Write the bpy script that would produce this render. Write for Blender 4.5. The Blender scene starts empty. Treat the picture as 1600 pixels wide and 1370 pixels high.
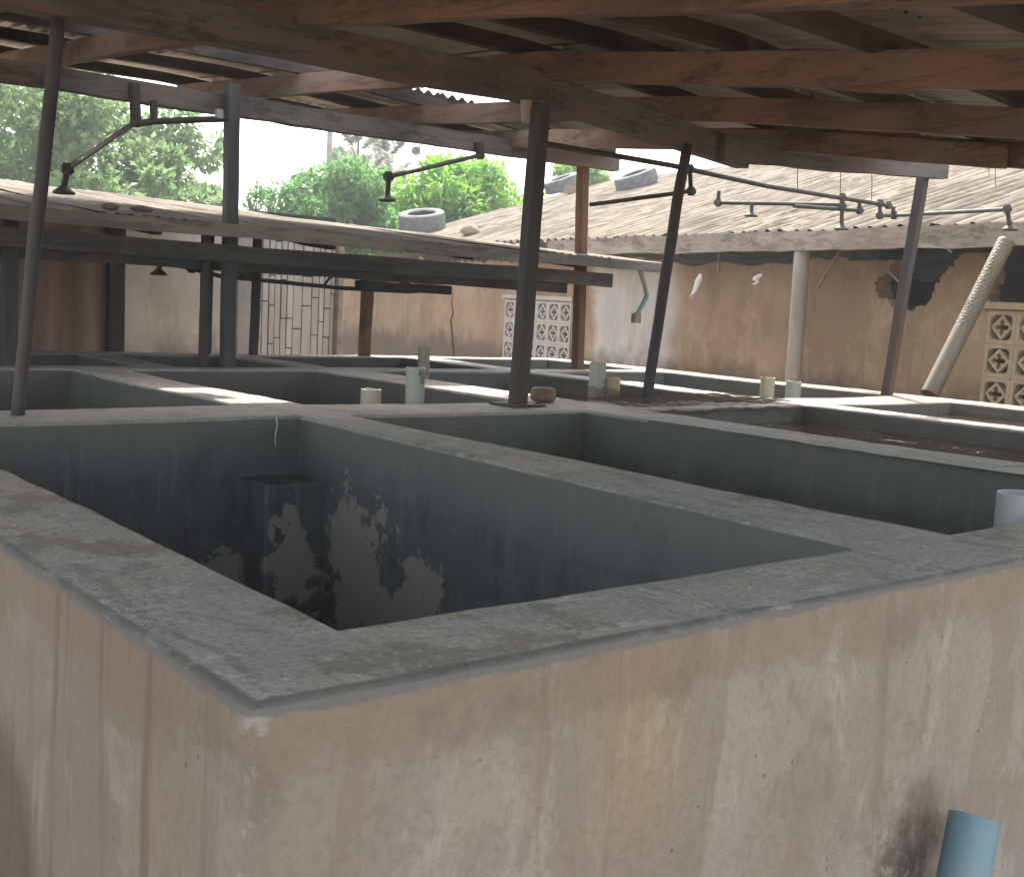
import bpy, bmesh, math, random
from mathutils import Vector, Matrix, noise
random.seed(7)
C = bpy.context.scene
col = C.collection
R_ = math.radians
V = Vector
# ------------------------------------------------------------------ camera
CAM = V((-0.58485, -1.15575, 1.66))
ROT = Matrix(((0.7784815, 0.0317539, -0.6268638),
              (-0.6256297, 0.1196674, -0.7708872),
              (0.0505365, 0.9923061, 0.1130250)))
FPX = 1835.945
cd = bpy.data.cameras.new('camera'); cam = bpy.data.objects.new('camera', cd); col.objects.link(cam)
cam.matrix_world = Matrix.Translation(CAM) @ ROT.to_4x4()
cd.sensor_width = 36; cd.lens = 41.309; cd.clip_start = .05; cd.clip_end = 600
C.camera = cam
# ------------------------------------------------------------------ sky, sun, exposure
SUN = V((0.80, 1.05, 1.60)).normalized()          # towards the sun
el = math.asin(SUN.z); az = math.atan2(SUN.x, SUN.y)
w = bpy.data.worlds.new('World'); C.world = w; w.use_nodes = True
nt = w.node_tree; nt.nodes.clear()
sk = nt.nodes.new('ShaderNodeTexSky'); sk.sky_type = 'NISHITA'; sk.sun_disc = False
sk.sun_elevation = el; sk.sun_rotation = az; sk.dust_density = 4.0; sk.air_density = 1.0; sk.ozone_density = 1.0
bg = nt.nodes.new('ShaderNodeBackground'); bg.inputs[1].default_value = .15
ow = nt.nodes.new('ShaderNodeOutputWorld')
hs = nt.nodes.new('ShaderNodeHueSaturation'); hs.inputs['Saturation'].default_value = .35; nt.links.new(sk.outputs[0], hs.inputs['Color']); nt.links.new(hs.outputs[0], bg.inputs[0]); nt.links.new(bg.outputs[0], ow.inputs[0])
sd = bpy.data.lights.new('sun', 'SUN'); sd.energy = 2.6; sd.angle = R_(0.8); sd.color = (1, .95, .87)
so = bpy.data.objects.new('sun', sd); col.objects.link(so); so.rotation_euler = SUN.to_track_quat('Z', 'Y').to_euler()
C.view_settings.view_transform = 'Standard'; C.view_settings.look = 'None'; C.view_settings.gamma = 1
C.view_settings.exposure = 2.1
C.cycles.max_bounces = 10; C.cycles.diffuse_bounces = 6

# ------------------------------------------------------------------ picture point -> place on a plane
def ray(px, py):
    return (ROT @ V(((px - 800) / FPX, -(py - 685) / FPX, -1)))
def on(px, py, point, normal):
    d = ray(px, py); n = V(normal); return CAM + d * ((V(point) - CAM).dot(n) / d.dot(n))
def atY(px, py, y): return on(px, py, (0, y, 0), (0, 1, 0))
def atZ(px, py, z): return on(px, py, (0, 0, z), (0, 0, 1))
def depth(p): return -(ROT.transposed() @ (V(p) - CAM)).z
def nz(p, s=1.0, seed=0.0): return noise.noise(V((p[0] * s + seed, p[1] * s + seed * .7, p[2] * s - seed)))

# ------------------------------------------------------------------ node materials
def M_new(name):
    m = bpy.data.materials.new(name); m.use_nodes = True
    t = m.node_tree; t.nodes.clear()
    o = t.nodes.new('ShaderNodeOutputMaterial'); b = t.nodes.new('ShaderNodeBsdfPrincipled')
    t.links.new(b.outputs[0], o.inputs[0])
    return m, t, b, o
class G:
    """small helper over one node tree"""
    def __init__(s, t):
        s.t = t; s.tc = t.nodes.new('ShaderNodeTexCoord'); s.P = s.tc.outputs['Object']
    def n(s, k): return s.t.nodes.new(k)
    def l(s, a, b): s.t.links.new(a, b)
    def mp(s, scale=(1, 1, 1), loc=(0, 0, 0), rot=(0, 0, 0)):
        m = s.n('ShaderNodeMapping'); m.inputs['Scale'].default_value = scale; m.inputs['Location'].default_value = loc
        m.inputs['Rotation'].default_value = rot; s.l(s.P, m.inputs[0]); return m.outputs[0]
    def noise(s, scale, detail=6, rough=.6, vec=None, dist=0.0):
        x = s.n('ShaderNodeTexNoise'); x.inputs['Scale'].default_value = scale; x.inputs['Detail'].default_value = detail
        x.inputs['Roughness'].default_value = rough; x.inputs['Distortion'].default_value = dist
        s.l(vec if vec is not None else s.P, x.inputs['Vector']); return x.outputs['Fac']
    def voro(s, scale, vec=None, feature='F1'):
        x = s.n('ShaderNodeTexVoronoi'); x.feature = feature; x.inputs['Scale'].default_value = scale
        s.l(vec if vec is not None else s.P, x.inputs['Vector']); return x.outputs['Distance']
    def ramp(s, f, a, b, c0=0.0, c1=1.0):
        x = s.n('ShaderNodeMapRange'); x.inputs['From Min'].default_value = a; x.inputs['From Max'].default_value = b
        x.inputs['To Min'].default_value = c0; x.inputs['To Max'].default_value = c1; x.interpolation_type = 'SMOOTHSTEP'
        s.l(f, x.inputs['Value']); return x.outputs[0]
    def math(s, op, a, b=None):
        x = s.n('ShaderNodeMath'); x.operation = op
        for i, v in enumerate((a, b)):
            if v is None: continue
            if isinstance(v, (int, float)): x.inputs[i].default_value = v
            else: s.l(v, x.inputs[i])
        return x.outputs[0]
    def mix(s, f, a, b, blend='MIX'):
        x = s.n('ShaderNodeMix'); x.data_type = 'RGBA'; x.blend_type = blend
        for k, v in (('Factor', f), ('A', a), ('B', b)):
            sock = [i for i in x.inputs if i.name == k and (i.type == 'RGBA' or (k == 'Factor' and i.type == 'VALUE'))][0]
            if isinstance(v, (int, float)): sock.default_value = v
            elif isinstance(v, tuple): sock.default_value = (*v, 1)
            else: s.l(v, sock)
        return [o for o in x.outputs if o.type == 'RGBA'][0]
    def sep(s):
        x = s.n('ShaderNodeSeparateXYZ'); s.l(s.P, x.inputs[0]); return x.outputs
    def blob(s, c, r, edge=.5, nscale=3, namp=.5):
        """1 inside an ellipsoid patch round c with ragged edge"""
        m = s.mp(scale=(1 / r[0], 1 / r[1], 1 / r[2]), loc=(-c[0] / r[0], -c[1] / r[1], -c[2] / r[2]))
        x = s.n('ShaderNodeVectorMath'); x.operation = 'LENGTH'; s.l(m, x.inputs[0])
        d = s.math('ADD', x.outputs['Value'], s.math('MULTIPLY', s.math('SUBTRACT', s.noise(nscale, 8, .7), .5), namp * 2))
        return s.ramp(d, 1.0, 1.0 - edge)
    def rnd(s):
        x = s.n('ShaderNodeObjectInfo'); return x.outputs['Random']
    def bump(s, b, h, strength=.5, dist=.01):
        x = s.n('ShaderNodeBump'); x.inputs['Strength'].default_value = strength; x.inputs['Distance'].default_value = dist
        s.l(h, x.inputs['Height']); s.l(x.outputs[0], b.inputs['Normal'])

def simple(name, c1, c2, rough=.8, scale=4, bump=.3, dist=.004, metal=0.0, stretch=(1, 1, 1), c3=None, s3=1.2, rv=.0):
    m, t, b, o = M_new(name); g = G(t)
    f = g.noise(scale, 8, .65, g.mp(stretch))
    c = g.mix(g.ramp(f, .35, .68), c1, c2)
    if c3: c = g.mix(g.ramp(g.noise(s3, 7, .7, g.mp(stretch, (3, 1, 2))), .5, .68), c, c3)
    if rv: c = g.mix(g.math('MULTIPLY', g.rnd(), rv), c, tuple(x * .35 for x in c1))
    g.l(c, b.inputs['Base Color']); b.inputs['Roughness'].default_value = rough; b.inputs['Metallic'].default_value = metal
    g.bump(b, g.noise(scale * 6, 6, .7, g.mp(stretch)), bump, dist)
    return m

# --- tank materials
def rim_mat():
    m, t, b, o = M_new('trowelled_grey_concrete'); g = G(t); s_ = g.sep()
    big = g.noise(1.5, 8, .65); mid = g.noise(8, 12, .75); fine = g.noise(85, 8, .8)
    tr = g.noise(13, 10, .78, g.mp((1, .28, 1), rot=(0, 0, .45)), dist=.8); tr2 = g.noise(15, 10, .78, g.mp((.28, 1, 1), (5, 2, 0), (0, 0, .3)), dist=.8)
    c = g.mix(g.ramp(big, .40, .60), (.37, .37, .33), (.47, .43, .36))
    c = g.mix(g.math('MULTIPLY', g.ramp(mid, .49, .58), .75), c, (.45, .445, .40))
    c = g.mix(g.math('MULTIPLY', g.ramp(tr, .53, .60), .60), c, (.20, .205, .185))
    c = g.mix(g.math('MULTIPLY', g.ramp(tr2, .55, .61), .75), c, (.58, .57, .52))
    c = g.mix(g.math('MULTIPLY', g.ramp(g.noise(3.3, 9, .7, g.mp(loc=(4, 9, 2))), .54, .60), .6), c, (.20, .17, .125))
    c = g.mix(g.math('MULTIPLY', g.ramp(g.noise(40, 8, .8, g.mp((1, .5, 1), (8, 1, 4))), .57, .64), .8), c, (.66, .65, .61))
    pit = g.math('MULTIPLY', g.ramp(g.voro(34), .12, .05), g.ramp(g.noise(6, 6, .6, g.mp(loc=(7, 7, 7))), .50, .54))
    c = g.mix(g.math('MULTIPLY', pit, .85), c, (.06, .065, .06))
    c = g.mix(g.math('MULTIPLY', g.ramp(fine, .46, .60), .5), c, (.17, .172, .155))
    e = g.math('MAXIMUM', g.ramp(s_['X'], .022, .010), g.ramp(s_['Y'], .022, .010)); c = g.mix(g.math('MULTIPLY', e, g.ramp(g.noise(9, 9, .7, g.mp(loc=(1, 6, 3))), .38, .50, .35, .9)), c, (.15, .16, .152))
    # paler, sandier tone towards the far rims; brown dust on the far-right ones
    c = g.mix(g.math('MULTIPLY', g.ramp(s_['Y'], .8, 3.2), .35), c, (.46, .42, .36))
    c = g.mix(g.math('MULTIPLY', g.ramp(s_['X'], 4.9, 5.3), .7), c, (.25, .19, .135))
    g.l(c, b.inputs['Base Color']); g.l(g.ramp(mid, .3, .7, .7, .95), b.inputs['Roughness']); b.inputs['Specular IOR Level'].default_value = .35
    h = g.math('ADD', g.math('ADD', tr, tr2), g.math('ADD', g.math('MULTIPLY', fine, .45), g.math('SUBTRACT', mid, pit)))
    g.bump(b, h, 1.0, .008); return m
def outer_mat():
    m, t, b, o = M_new('stained_beige_plaster'); g = G(t); s = g.sep(); Z = s['Z']
    big = g.noise(1.3, 8, .65); c = g.mix(g.ramp(big, .38, .62), (.325, .292, .235), (.405, .378, .318))
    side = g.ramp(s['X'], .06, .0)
    # trowel sweeps and scraped patches with hard edges
    sweep = g.noise(2.2, 12, .62, g.mp((1, 1, .5), rot=(0, .6, 0)), dist=1.4)
    c = g.mix(g.math('MULTIPLY', g.ramp(sweep, .51, .545), .5), c, (.27, .22, .17))
    sw2 = g.noise(2.9, 12, .66, g.mp((1, 1, .42), (5, 3, 1), (0, .7, 0)), dist=1.8)
    c = g.mix(g.math('MULTIPLY', g.ramp(sw2, .545, .60), .5), c, (.46, .435, .38))
    sw3 = g.noise(5.5, 12, .72, g.mp((1, 1, .35), (1, 7, 3), (0, .4, 0)), dist=1.0)
    c = g.mix(g.math('MULTIPLY', g.ramp(sw3, .55, .60), .4), c, (.27, .24, .21))
    c = g.mix(g.math('MULTIPLY', g.ramp(g.noise(2.1, 10, .66, g.mp((1, 1, .6), (9, 2, 4))), .52, .66), .7), c, (.36, .275, .17))
    c = g.mix(g.math('MULTIPLY', g.blob((.62, 0, 1.02), (.16, .6, .26), .8, 4, .5), .38), c, (.44, .31, .155))
    # brown band below the rim, ragged lower edge
    zn = g.math('ADD', Z, g.math('MULTIPLY', g.math('SUBTRACT', g.noise(4.5, 12, .7), .5), .30))
    c = g.mix(g.math('MULTIPLY', g.ramp(zn, 1.08, 1.12), .55), c, (.275, .215, .148))
    c = g.mix(g.math('MULTIPLY', g.math('MULTIPLY', g.ramp(zn, 1.05, 1.09), g.ramp(g.noise(6, 10, .7, g.mp(loc=(2, 2, 9))), .52, .60)), .38), c, (.19, .16, .125))
    # drips
    dr = g.noise(15, 8, .65, g.mp((1, 1, .06)), dist=.25)
    c = g.mix(g.math('MULTIPLY', g.ramp(dr, .57, .66), .40), c, (.21, .16, .12))
    fd = g.math('MULTIPLY', g.ramp(g.noise(30, 3, .5, g.mp((1, 1, .035), (6, 1, 2))), .68, .72), g.ramp(g.noise(3, 4, .5, g.mp(loc=(1, 5, 1))), .48, .56))
    c = g.mix(g.math('MULTIPLY', fd, .75), c, (.13, .085, .06))
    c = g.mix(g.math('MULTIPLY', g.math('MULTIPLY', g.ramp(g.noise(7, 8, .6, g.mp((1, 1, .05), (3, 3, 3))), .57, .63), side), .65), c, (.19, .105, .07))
    c = g.mix(g.math('MULTIPLY', side, .25), c, (.20, .18, .155))  # whole left side wall darkened: its weaker light painted in
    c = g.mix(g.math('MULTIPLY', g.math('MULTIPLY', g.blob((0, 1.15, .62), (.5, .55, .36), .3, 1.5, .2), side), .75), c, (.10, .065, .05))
    # mould round the blue pipe
    mo = g.math('MULTIPLY', g.blob((1.36, 0, .64), (.15, .5, .20), .9, 20, .9), g.ramp(g.noise(30, 8, .75), .36, .52))
    c = g.mix(g.math('MULTIPLY', mo, .85), c, (.055, .055, .042))
    c = g.mix(g.math('MULTIPLY', g.blob((1.40, 0, .76), (.10, .5, .09), .8, 16, .6), .55), c, (.15, .085, .055))
    sp = g.math('MULTIPLY', g.ramp(g.voro(24), .10, .05), g.ramp(g.noise(3, 4, .5, g.mp(loc=(2, 8, 5))), .53, .58))
    c = g.mix(g.math('MULTIPLY', sp, .8), c, (.11, .06, .045))
    c = g.mix(g.math('MULTIPLY', g.ramp(g.noise(60, 8, .8), .47, .60), .30), c, (.20, .17, .135))
    c = g.mix(g.math('MULTIPLY', g.ramp(g.noise(34, 8, .8, g.mp(loc=(3, 3, 8))), .60, .68), .22), c, (.50, .47, .41))
    co = g.math('MULTIPLY', g.ramp(s['X'], .04, .0), g.ramp(s['Y'], .04, .0))
    c = g.mix(g.math('MULTIPLY', co, g.math('MULTIPLY', g.ramp(g.noise(14, 9, .7), .50, .56), .7)), c, (.47, .46, .43))
    c = g.mix(g.math('MULTIPLY', g.ramp(g.math('ADD', Z, g.math('MULTIPLY', g.math('SUBTRACT', g.noise(12, 8, .7), .5), .035)), 1.180, 1.186), .85), c, (.175, .185, .175))
    g.l(c, b.inputs['Base Color']); b.inputs['Roughness'].default_value = .88
    h = g.math('ADD', g.math('MULTIPLY', g.noise(55, 9, .8), .7), g.math('ADD', g.math('ADD', sweep, sw2), g.math('MULTIPLY', dr, .4)))
    g.bump(b, h, .9, .010); return m
def basin_mat(name, ca, cb, peel):
    m, t, b, o = M_new(name); g = G(t); s = g.sep(); Z = s['Z']
    c = g.mix(g.ramp(g.noise(2.2, 6, .6), .35, .65), ca, cb)
    st = g.noise(9, 7, .6, g.mp((1, 1, .25)))
    c = g.mix(g.math('MULTIPLY', g.ramp(st, .52, .62), .5), c, tuple(x * .5 for x in ca))
    c = g.mix(g.math('MULTIPLY', g.ramp(g.noise(5, 11, .75, g.mp(loc=(3, 1, 2))), .53, .60), .35), c, tuple(min(1, x * 1.6) for x in cb))
    c = g.mix(g.math('MULTIPLY', g.ramp(g.math('ADD', Z, g.math('MULTIPLY', g.noise(2, 5, .6), .25)), 1.02, 1.30), .7), c, (.15, .16, .145))
    c = g.mix(g.math('MULTIPLY', g.ramp(g.voro(9, g.mp((1, 1, .5))), .12, .05), g.ramp(g.noise(4, 4, .5, g.mp(loc=(4, 4, 4))), .55, .6)), c, (.05, .055, .055))
    # tide marks left by falling water
    zt = g.math('ADD', Z, g.math('MULTIPLY', g.noise(3, 8, .6), .035))
    for z0, k_, cc_ in ((.985, .35, .6), (.80, .30, .55), (.73, .25, 1.5), (.52, .4, .55)):
        band = g.math('MULTIPLY', g.ramp(zt, z0 - .012, z0), g.ramp(zt, z0 + .05, z0 + .004))
        c = g.mix(g.math('MULTIPLY', g.math('MULTIPLY', band, k_), g.ramp(g.noise(6, 8, .7, g.mp(loc=(z0, 2, 3))), .40, .55)), c, tuple(min(1, x * cc_) for x in cb))
    rn = g.noise(20, 9, .7, g.mp((1, 1, .07), (2, 2, 2)), dist=.3)
    c = g.mix(g.math('MULTIPLY', g.math('MULTIPLY', g.ramp(rn, .56, .63), g.ramp(Z, .5, 1.0)), .45), c, (.17, .17, .15))
    if peel:
        # paint flaked off in clear-edged patches
        for cc, rr in peel:
            c = g.mix(g.math('MULTIPLY', g.blob(cc, rr, .05, 8, 2.0), .95), c, (.27, .255, .225))
    g.l(c, b.inputs['Base Color']); b.inputs['Roughness'].default_value = .62
    g.bump(b, g.math('ADD', st, g.noise(40, 6, .7)), .35, .004); return m
MAT = {}
MAT['rim'] = rim_mat(); MAT['outer'] = outer_mat()
MAT['blue_basin'] = basin_mat('blue_painted_basin', (.076, .086, .091), (.10, .109, .108),
    [((1.54, 2.32, .66), (.09, .22, .26)), ((1.54, 1.90, .60), (.09, .17, .20)), ((1.44, 2.58, .68), (.10, .05, .17)), ((1.26, 2.78, .62), (.17, .05, .10)),
     ((1.54, 2.10, .45), (.09, .30, .20)), ((1.50, 1.45, .50), (.05, .06, .10)), ((1.43, 2.58, .88), (.02, .03, .025)), ((1.37, 2.58, .80), (.018, .03, .03))])
MAT['grey_basin'] = basin_mat('grey_green_basin', (.074, .080, .070), (.10, .104, .092), None)
MAT['brown_basin'] = basin_mat('clay_stained_basin', (.16, .12, .085), (.13, .13, .115), None)
MAT['mud'] = simple('dark_mud', (.04, .035, .03), (.07, .06, .045), .7, 3)
def wood(name, a, b_, c3=None, dirx=True, rv=.35):
    st = (.09, 1, 1) if dirx else (1, .09, 1); st2 = (.45, 1, 1) if dirx else (1, .45, 1)
    m, t, b, o = M_new(name); g = G(t); c3 = c3 or tuple(x * .5 for x in a)
    gr = g.noise(30, 8, .75, g.mp(st), dist=.4)
    c = g.mix(g.ramp(g.noise(3.2, 8, .7, g.mp(st2)), .40, .58), a, b_)
    c = g.mix(g.math('MULTIPLY', g.ramp(gr, .50, .60), .6), c, tuple(x * .45 for x in a))
    c = g.mix(g.math('MULTIPLY', g.ramp(g.noise(2.4, 9, .72, g.mp(st2, (3, 4, 2))), .53, .60), .8), c, c3)
    c = g.mix(g.math('MULTIPLY', g.ramp(g.noise(5, 9, .75, g.mp(st2, (7, 1, 5))), .56, .63), .65), c, tuple(x * .35 for x in a))
    c = g.mix(g.math('MULTIPLY', g.rnd(), rv), c, tuple(x * .45 for x in a))
    g.l(c, b.inputs['Base Color']); b.inputs['Roughness'].default_value = .85; g.bump(b, gr, .6, .005); return m
MAT['rafter'] = wood('red_brown_timber', (.21, .145, .105), (.31, .205, .14), (.26, .22, .18), False)
MAT['beam'] = wood('dark_weathered_timber', (.12, .115, .11), (.19, .175, .16), (.20, .145, .11), True)
MAT['awnbeam'] = wood('grey_awning_beam', (.075, .075, .072), (.12, .118, .11), (.15, .12, .095), True)  # grey tone paints in the pale veil over these beams
MAT['purlin'] = wood('blackened_purlin', (.06, .05, .045), (.12, .09, .07), None, True)
MAT['post'] = simple('brown_painted_post', (.070, .074, .076), (.10, .104, .10), .75, 10, .4, .003, 0, (1, 1, .2), (.13, .07, .045), 3.0, .2)
MAT['redwood'] = simple('reddish_raw_post', (.16, .085, .055), (.22, .12, .08), .8, 10, .4, .003, 0, (1, 1, .15), (.08, .045, .035), 2.0)
MAT['endgrain'] = simple('pale_sawn_end', (.50, .38, .22), (.58, .46, .30), .8, 30)
MAT['sheet'] = simple('dull_roofing_sheet', (.42, .385, .32), (.54, .50, .43), .55, 2.5, .15, .003, .15, (1, .3, 1), (.24, .15, .095), 1.6, .5)
def roof_mat(name, across):
    """weathered pale sheet; stains run down the slope. across = axis over which stripes vary"""
    m, t, b, o = M_new(name); g = G(t)
    st = (1, .05, 1) if across == 'X' else (.05, 1, 1)
    a = g.noise(8, 6, .7, g.mp(st)); a2 = g.noise(2.2, 5, .6)
    c = g.mix(g.ramp(a, .42, .58), (.275, .235, .18), (.13, .105, .078))
    c = g.mix(g.math('MULTIPLY', g.ramp(g.noise(3.1, 6, .7, g.mp(st, (3, 3, 0))), .53, .62), .8), c, (.045, .033, .027))
    c = g.mix(g.math('MULTIPLY', g.ramp(a2, .5, .7), .5), c, (.32, .275, .21))
    c = g.mix(g.math('MULTIPLY', g.rnd(), .5), c, (.17, .14, .11))
    g.l(c, b.inputs['Base Color']); b.inputs['Roughness'].default_value = .95; b.inputs['Specular IOR Level'].default_value = .1
    g.bump(b, g.noise(25, 6, .7), .2, .004); return m
MAT['roofY'] = roof_mat('weathered_awning_sheet', 'X'); MAT['roofX'] = roof_mat('weathered_roof_sheet', 'Y')
MAT['fascia'] = wood('pale_fascia_timber', (.27, .22, .165), (.36, .30, .23), (.18, .145, .11), False, .1)
MAT['fasciaX'] = wood('grey_fascia_timber', (.19, .175, .15), (.26, .24, .21), (.14, .125, .11), True, .1)
MAT['pipe'] = simple('dark_iron_pipe', (.045, .042, .036), (.075, .065, .05), .7, 14, .3, .002, 0)
MAT['wire'] = simple('thin_wire', (.05, .05, .05), (.08, .08, .07), .5)
def pvc(name, a, b_, c3): return simple(name, a, b_, .42, 5, .1, .002, 0, (1, 1, .35), c3, 3.0)
MAT['pvc_cream'] = pvc('cream_pvc', (.48, .44, .32), (.56, .53, .43), (.36, .42, .38))
MAT['pvc_green'] = pvc('pale_green_pvc', (.40, .45, .40), (.48, .50, .42), (.52, .46, .32))
MAT['pvc_grey'] = pvc('greyish_pvc', (.34, .37, .38), (.42, .44, .43), (.30, .26, .20))
MAT['pvc_orange'] = pvc('orange_tinted_pvc', (.55, .40, .24), (.52, .42, .29), (.42, .45, .38))
MAT['pvc_dirty'] = pvc('dirty_cream_pvc', (.15, .12, .07), (.20, .17, .105), (.11, .08, .045))
MAT['pvc_blue'] = pvc('blue_pvc', (.11, .22, .275), (.15, .27, .32), (.20, .25, .26))
MAT['column'] = pvc('grey_brown_column', (.30, .25, .20), (.38, .34, .29), (.22, .17, .13))
MAT['tyre'] = simple('dusty_tyre_rubber', (.10, .105, .105), (.17, .17, .165), .9, 12, .5)
MAT['brick'] = simple('clay_brick', (.20, .13, .10), (.28, .20, .155), .9, 20, .5)
MAT['stone'] = simple('brown_stone', (.22, .16, .12), (.30, .23, .18), .9, 14, .6, .02)
MAT['rag'] = simple('white_rag', (.62, .60, .56), (.72, .70, .68), .9, 20)
MAT['hole_shade'] = simple('painted_hole_shade', (.018, .026, .026), (.04, .046, .042), .7, 4, .6, .02)  # near-black tone painting the shade of the wall hole and eaves gap
MAT['net'] = simple('brown_netting', (.13, .08, .055), (.20, .15, .11), .8, 20)
MAT['bark'] = simple('grey_bark', (.16, .13, .10), (.24, .20, .16), .9, 12, .7, .02, 0, (1, 1, .3))
MAT['ground'] = simple('trodden_red_earth', (.20, .13, .085), (.28, .20, .14), .95, 1.5, .6, .02, 0, (1, 1, 1), (.14, .11, .08), .6)
MAT['bamboo'] = simple('split_bamboo_panel', (.44, .42, .38), (.54, .51, .47), .8, 9, .3, .003, 0, (1, 1, .15), (.36, .33, .29), 4.0, .2)
MAT['concrete'] = simple('grey_concrete', (.30, .29, .27), (.38, .36, .33), .85, 6)
def wall_mat(name, c1, c2, stain, whitecol=None, wy=None):
    m, t, b, o = M_new(name); g = G(t); s = g.sep()
    c = g.mix(g.ramp(g.noise(1.1, 6, .65), .36, .64), c1, c2)
    c = g.mix(g.math('MULTIPLY', g.ramp(g.noise(4, 9, .7, g.mp((1, 1, .25))), .49, .62), .5), c, stain)
    c = g.mix(g.math('MULTIPLY', g.ramp(g.noise(1.7, 10, .7, g.mp(loc=(5, 2, 1))), .52, .60), .45), c, tuple(min(1, x * 1.3) for x in c2))
    if whitecol:
        yy = g.math('ADD', s['Y'], g.math('MULTIPLY', g.math('SUBTRACT', g.noise(1.7, 6, .6), .5), .7))
        f = g.math('MULTIPLY', g.ramp(yy, wy[0], wy[0] + .5), g.ramp(yy, wy[1], wy[1] - .2))
        wc = g.mix(g.math('MULTIPLY', g.ramp(g.noise(4, 6, .6, g.mp((1, 1, .3))), .45, .65), .5), whitecol, tuple(x * .62 for x in whitecol))
        c = g.mix(f, c, wc)
    # damp and clay rising from the foot of the wall
    zz = g.math('ADD', s['Z'], g.math('MULTIPLY', g.noise(2.5, 6, .65), .7))
    c = g.mix(g.math('MULTIPLY', g.ramp(zz, 1.66, 1.36), .85), c, tuple(x * .5 for x in stain))
    g.l(c, b.inputs['Base Color']); b.inputs['Roughness'].default_value = .9
    g.bump(b, g.noise(18, 7, .7), .5, .01); return m
MAT['brownwall'] = wall_mat('brown_mud_plaster', (.27, .18, .105), (.335, .24, .15), (.18, .12, .072), (.50, .485, .445), (7.0, 8.75))
MAT['greywall'] = wall_mat('greyish_white_plaster', (.52, .50, .455), (.62, .60, .55), (.42, .37, .32))
MAT['vent'] = simple('cream_vent_block', (.36, .27, .165), (.43, .34, .22), .85, 12, .4)
MAT['ventwhite'] = simple('white_vent_block', (.38, .355, .32), (.46, .43, .39), .85, 12, .4)
MAT['plank'] = simple('brown_sheet_cladding', (.26, .22, .19), (.36, .32, .285), .8, 6, .3, .005, 0, (1, 1, .06), (.19, .13, .105), 1.5)
MAT['dark'] = simple('soot_dark_timber', (.03, .028, .03), (.05, .045, .045), .8, 8)
def water_mat():
    m, t, b, o = M_new('murky_brown_water'); g = G(t)
    sc = g.ramp(g.noise(5, 7, .75, g.mp((1, 1, 1)), dist=1.0), .55, .66)
    sc = g.math('MULTIPLY', sc, g.ramp(g.noise(1.0, 3, .5, g.mp(loc=(2.2, .3, 0))), .46, .60))
    c = g.mix(sc, (.055, .033, .018), (.24, .17, .12))
    g.l(c, b.inputs['Base Color']); g.l(g.ramp(sc, 0, 1, .06, .6), b.inputs['Roughness'])
    b.inputs['IOR'].default_value = 1.4; g.bump(b, g.noise(7, 3, .5), .06, .01); return m
MAT['water'] = water_mat()
def leaf_mat(name, a, b_, tr, rough=.5):
    m = bpy.data.materials.new(name); m.use_nodes = True; t = m.node_tree; t.nodes.clear()
    o = t.nodes.new('ShaderNodeOutputMaterial'); g = G(t)
    p = t.nodes.new('ShaderNodeBsdfPrincipled'); q = t.nodes.new('ShaderNodeBsdfTranslucent'); x = t.nodes.new('ShaderNodeMixShader')
    c = g.mix(g.ramp(g.noise(1.4, 5, .7), .38, .62), a, b_); c2 = g.mix(.5, c, tuple(min(1, v * 1.9) for v in b_))
    g.l(c, p.inputs['Base Color']); p.inputs['Roughness'].default_value = rough; g.l(c2, q.inputs['Color'])
    x.inputs[0].default_value = tr; g.l(p.outputs[0], x.inputs[1]); g.l(q.outputs[0], x.inputs[2]); g.l(x.outputs[0], o.inputs[0])
    return m
MAT['leafA'] = leaf_mat('dull_green_leaves', (.09, .155, .06), (.155, .24, .095), .45)
MAT['leafB'] = leaf_mat('mid_green_leaves', (.07, .17, .05), (.11, .24, .07), .45)
MAT['leafC'] = leaf_mat('bright_green_leaves', (.08, .22, .025), (.17, .34, .04), .5)
MAT['leafD'] = leaf_mat('grey_needles', (.22, .24, .20), (.30, .32, .27), .5)

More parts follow.
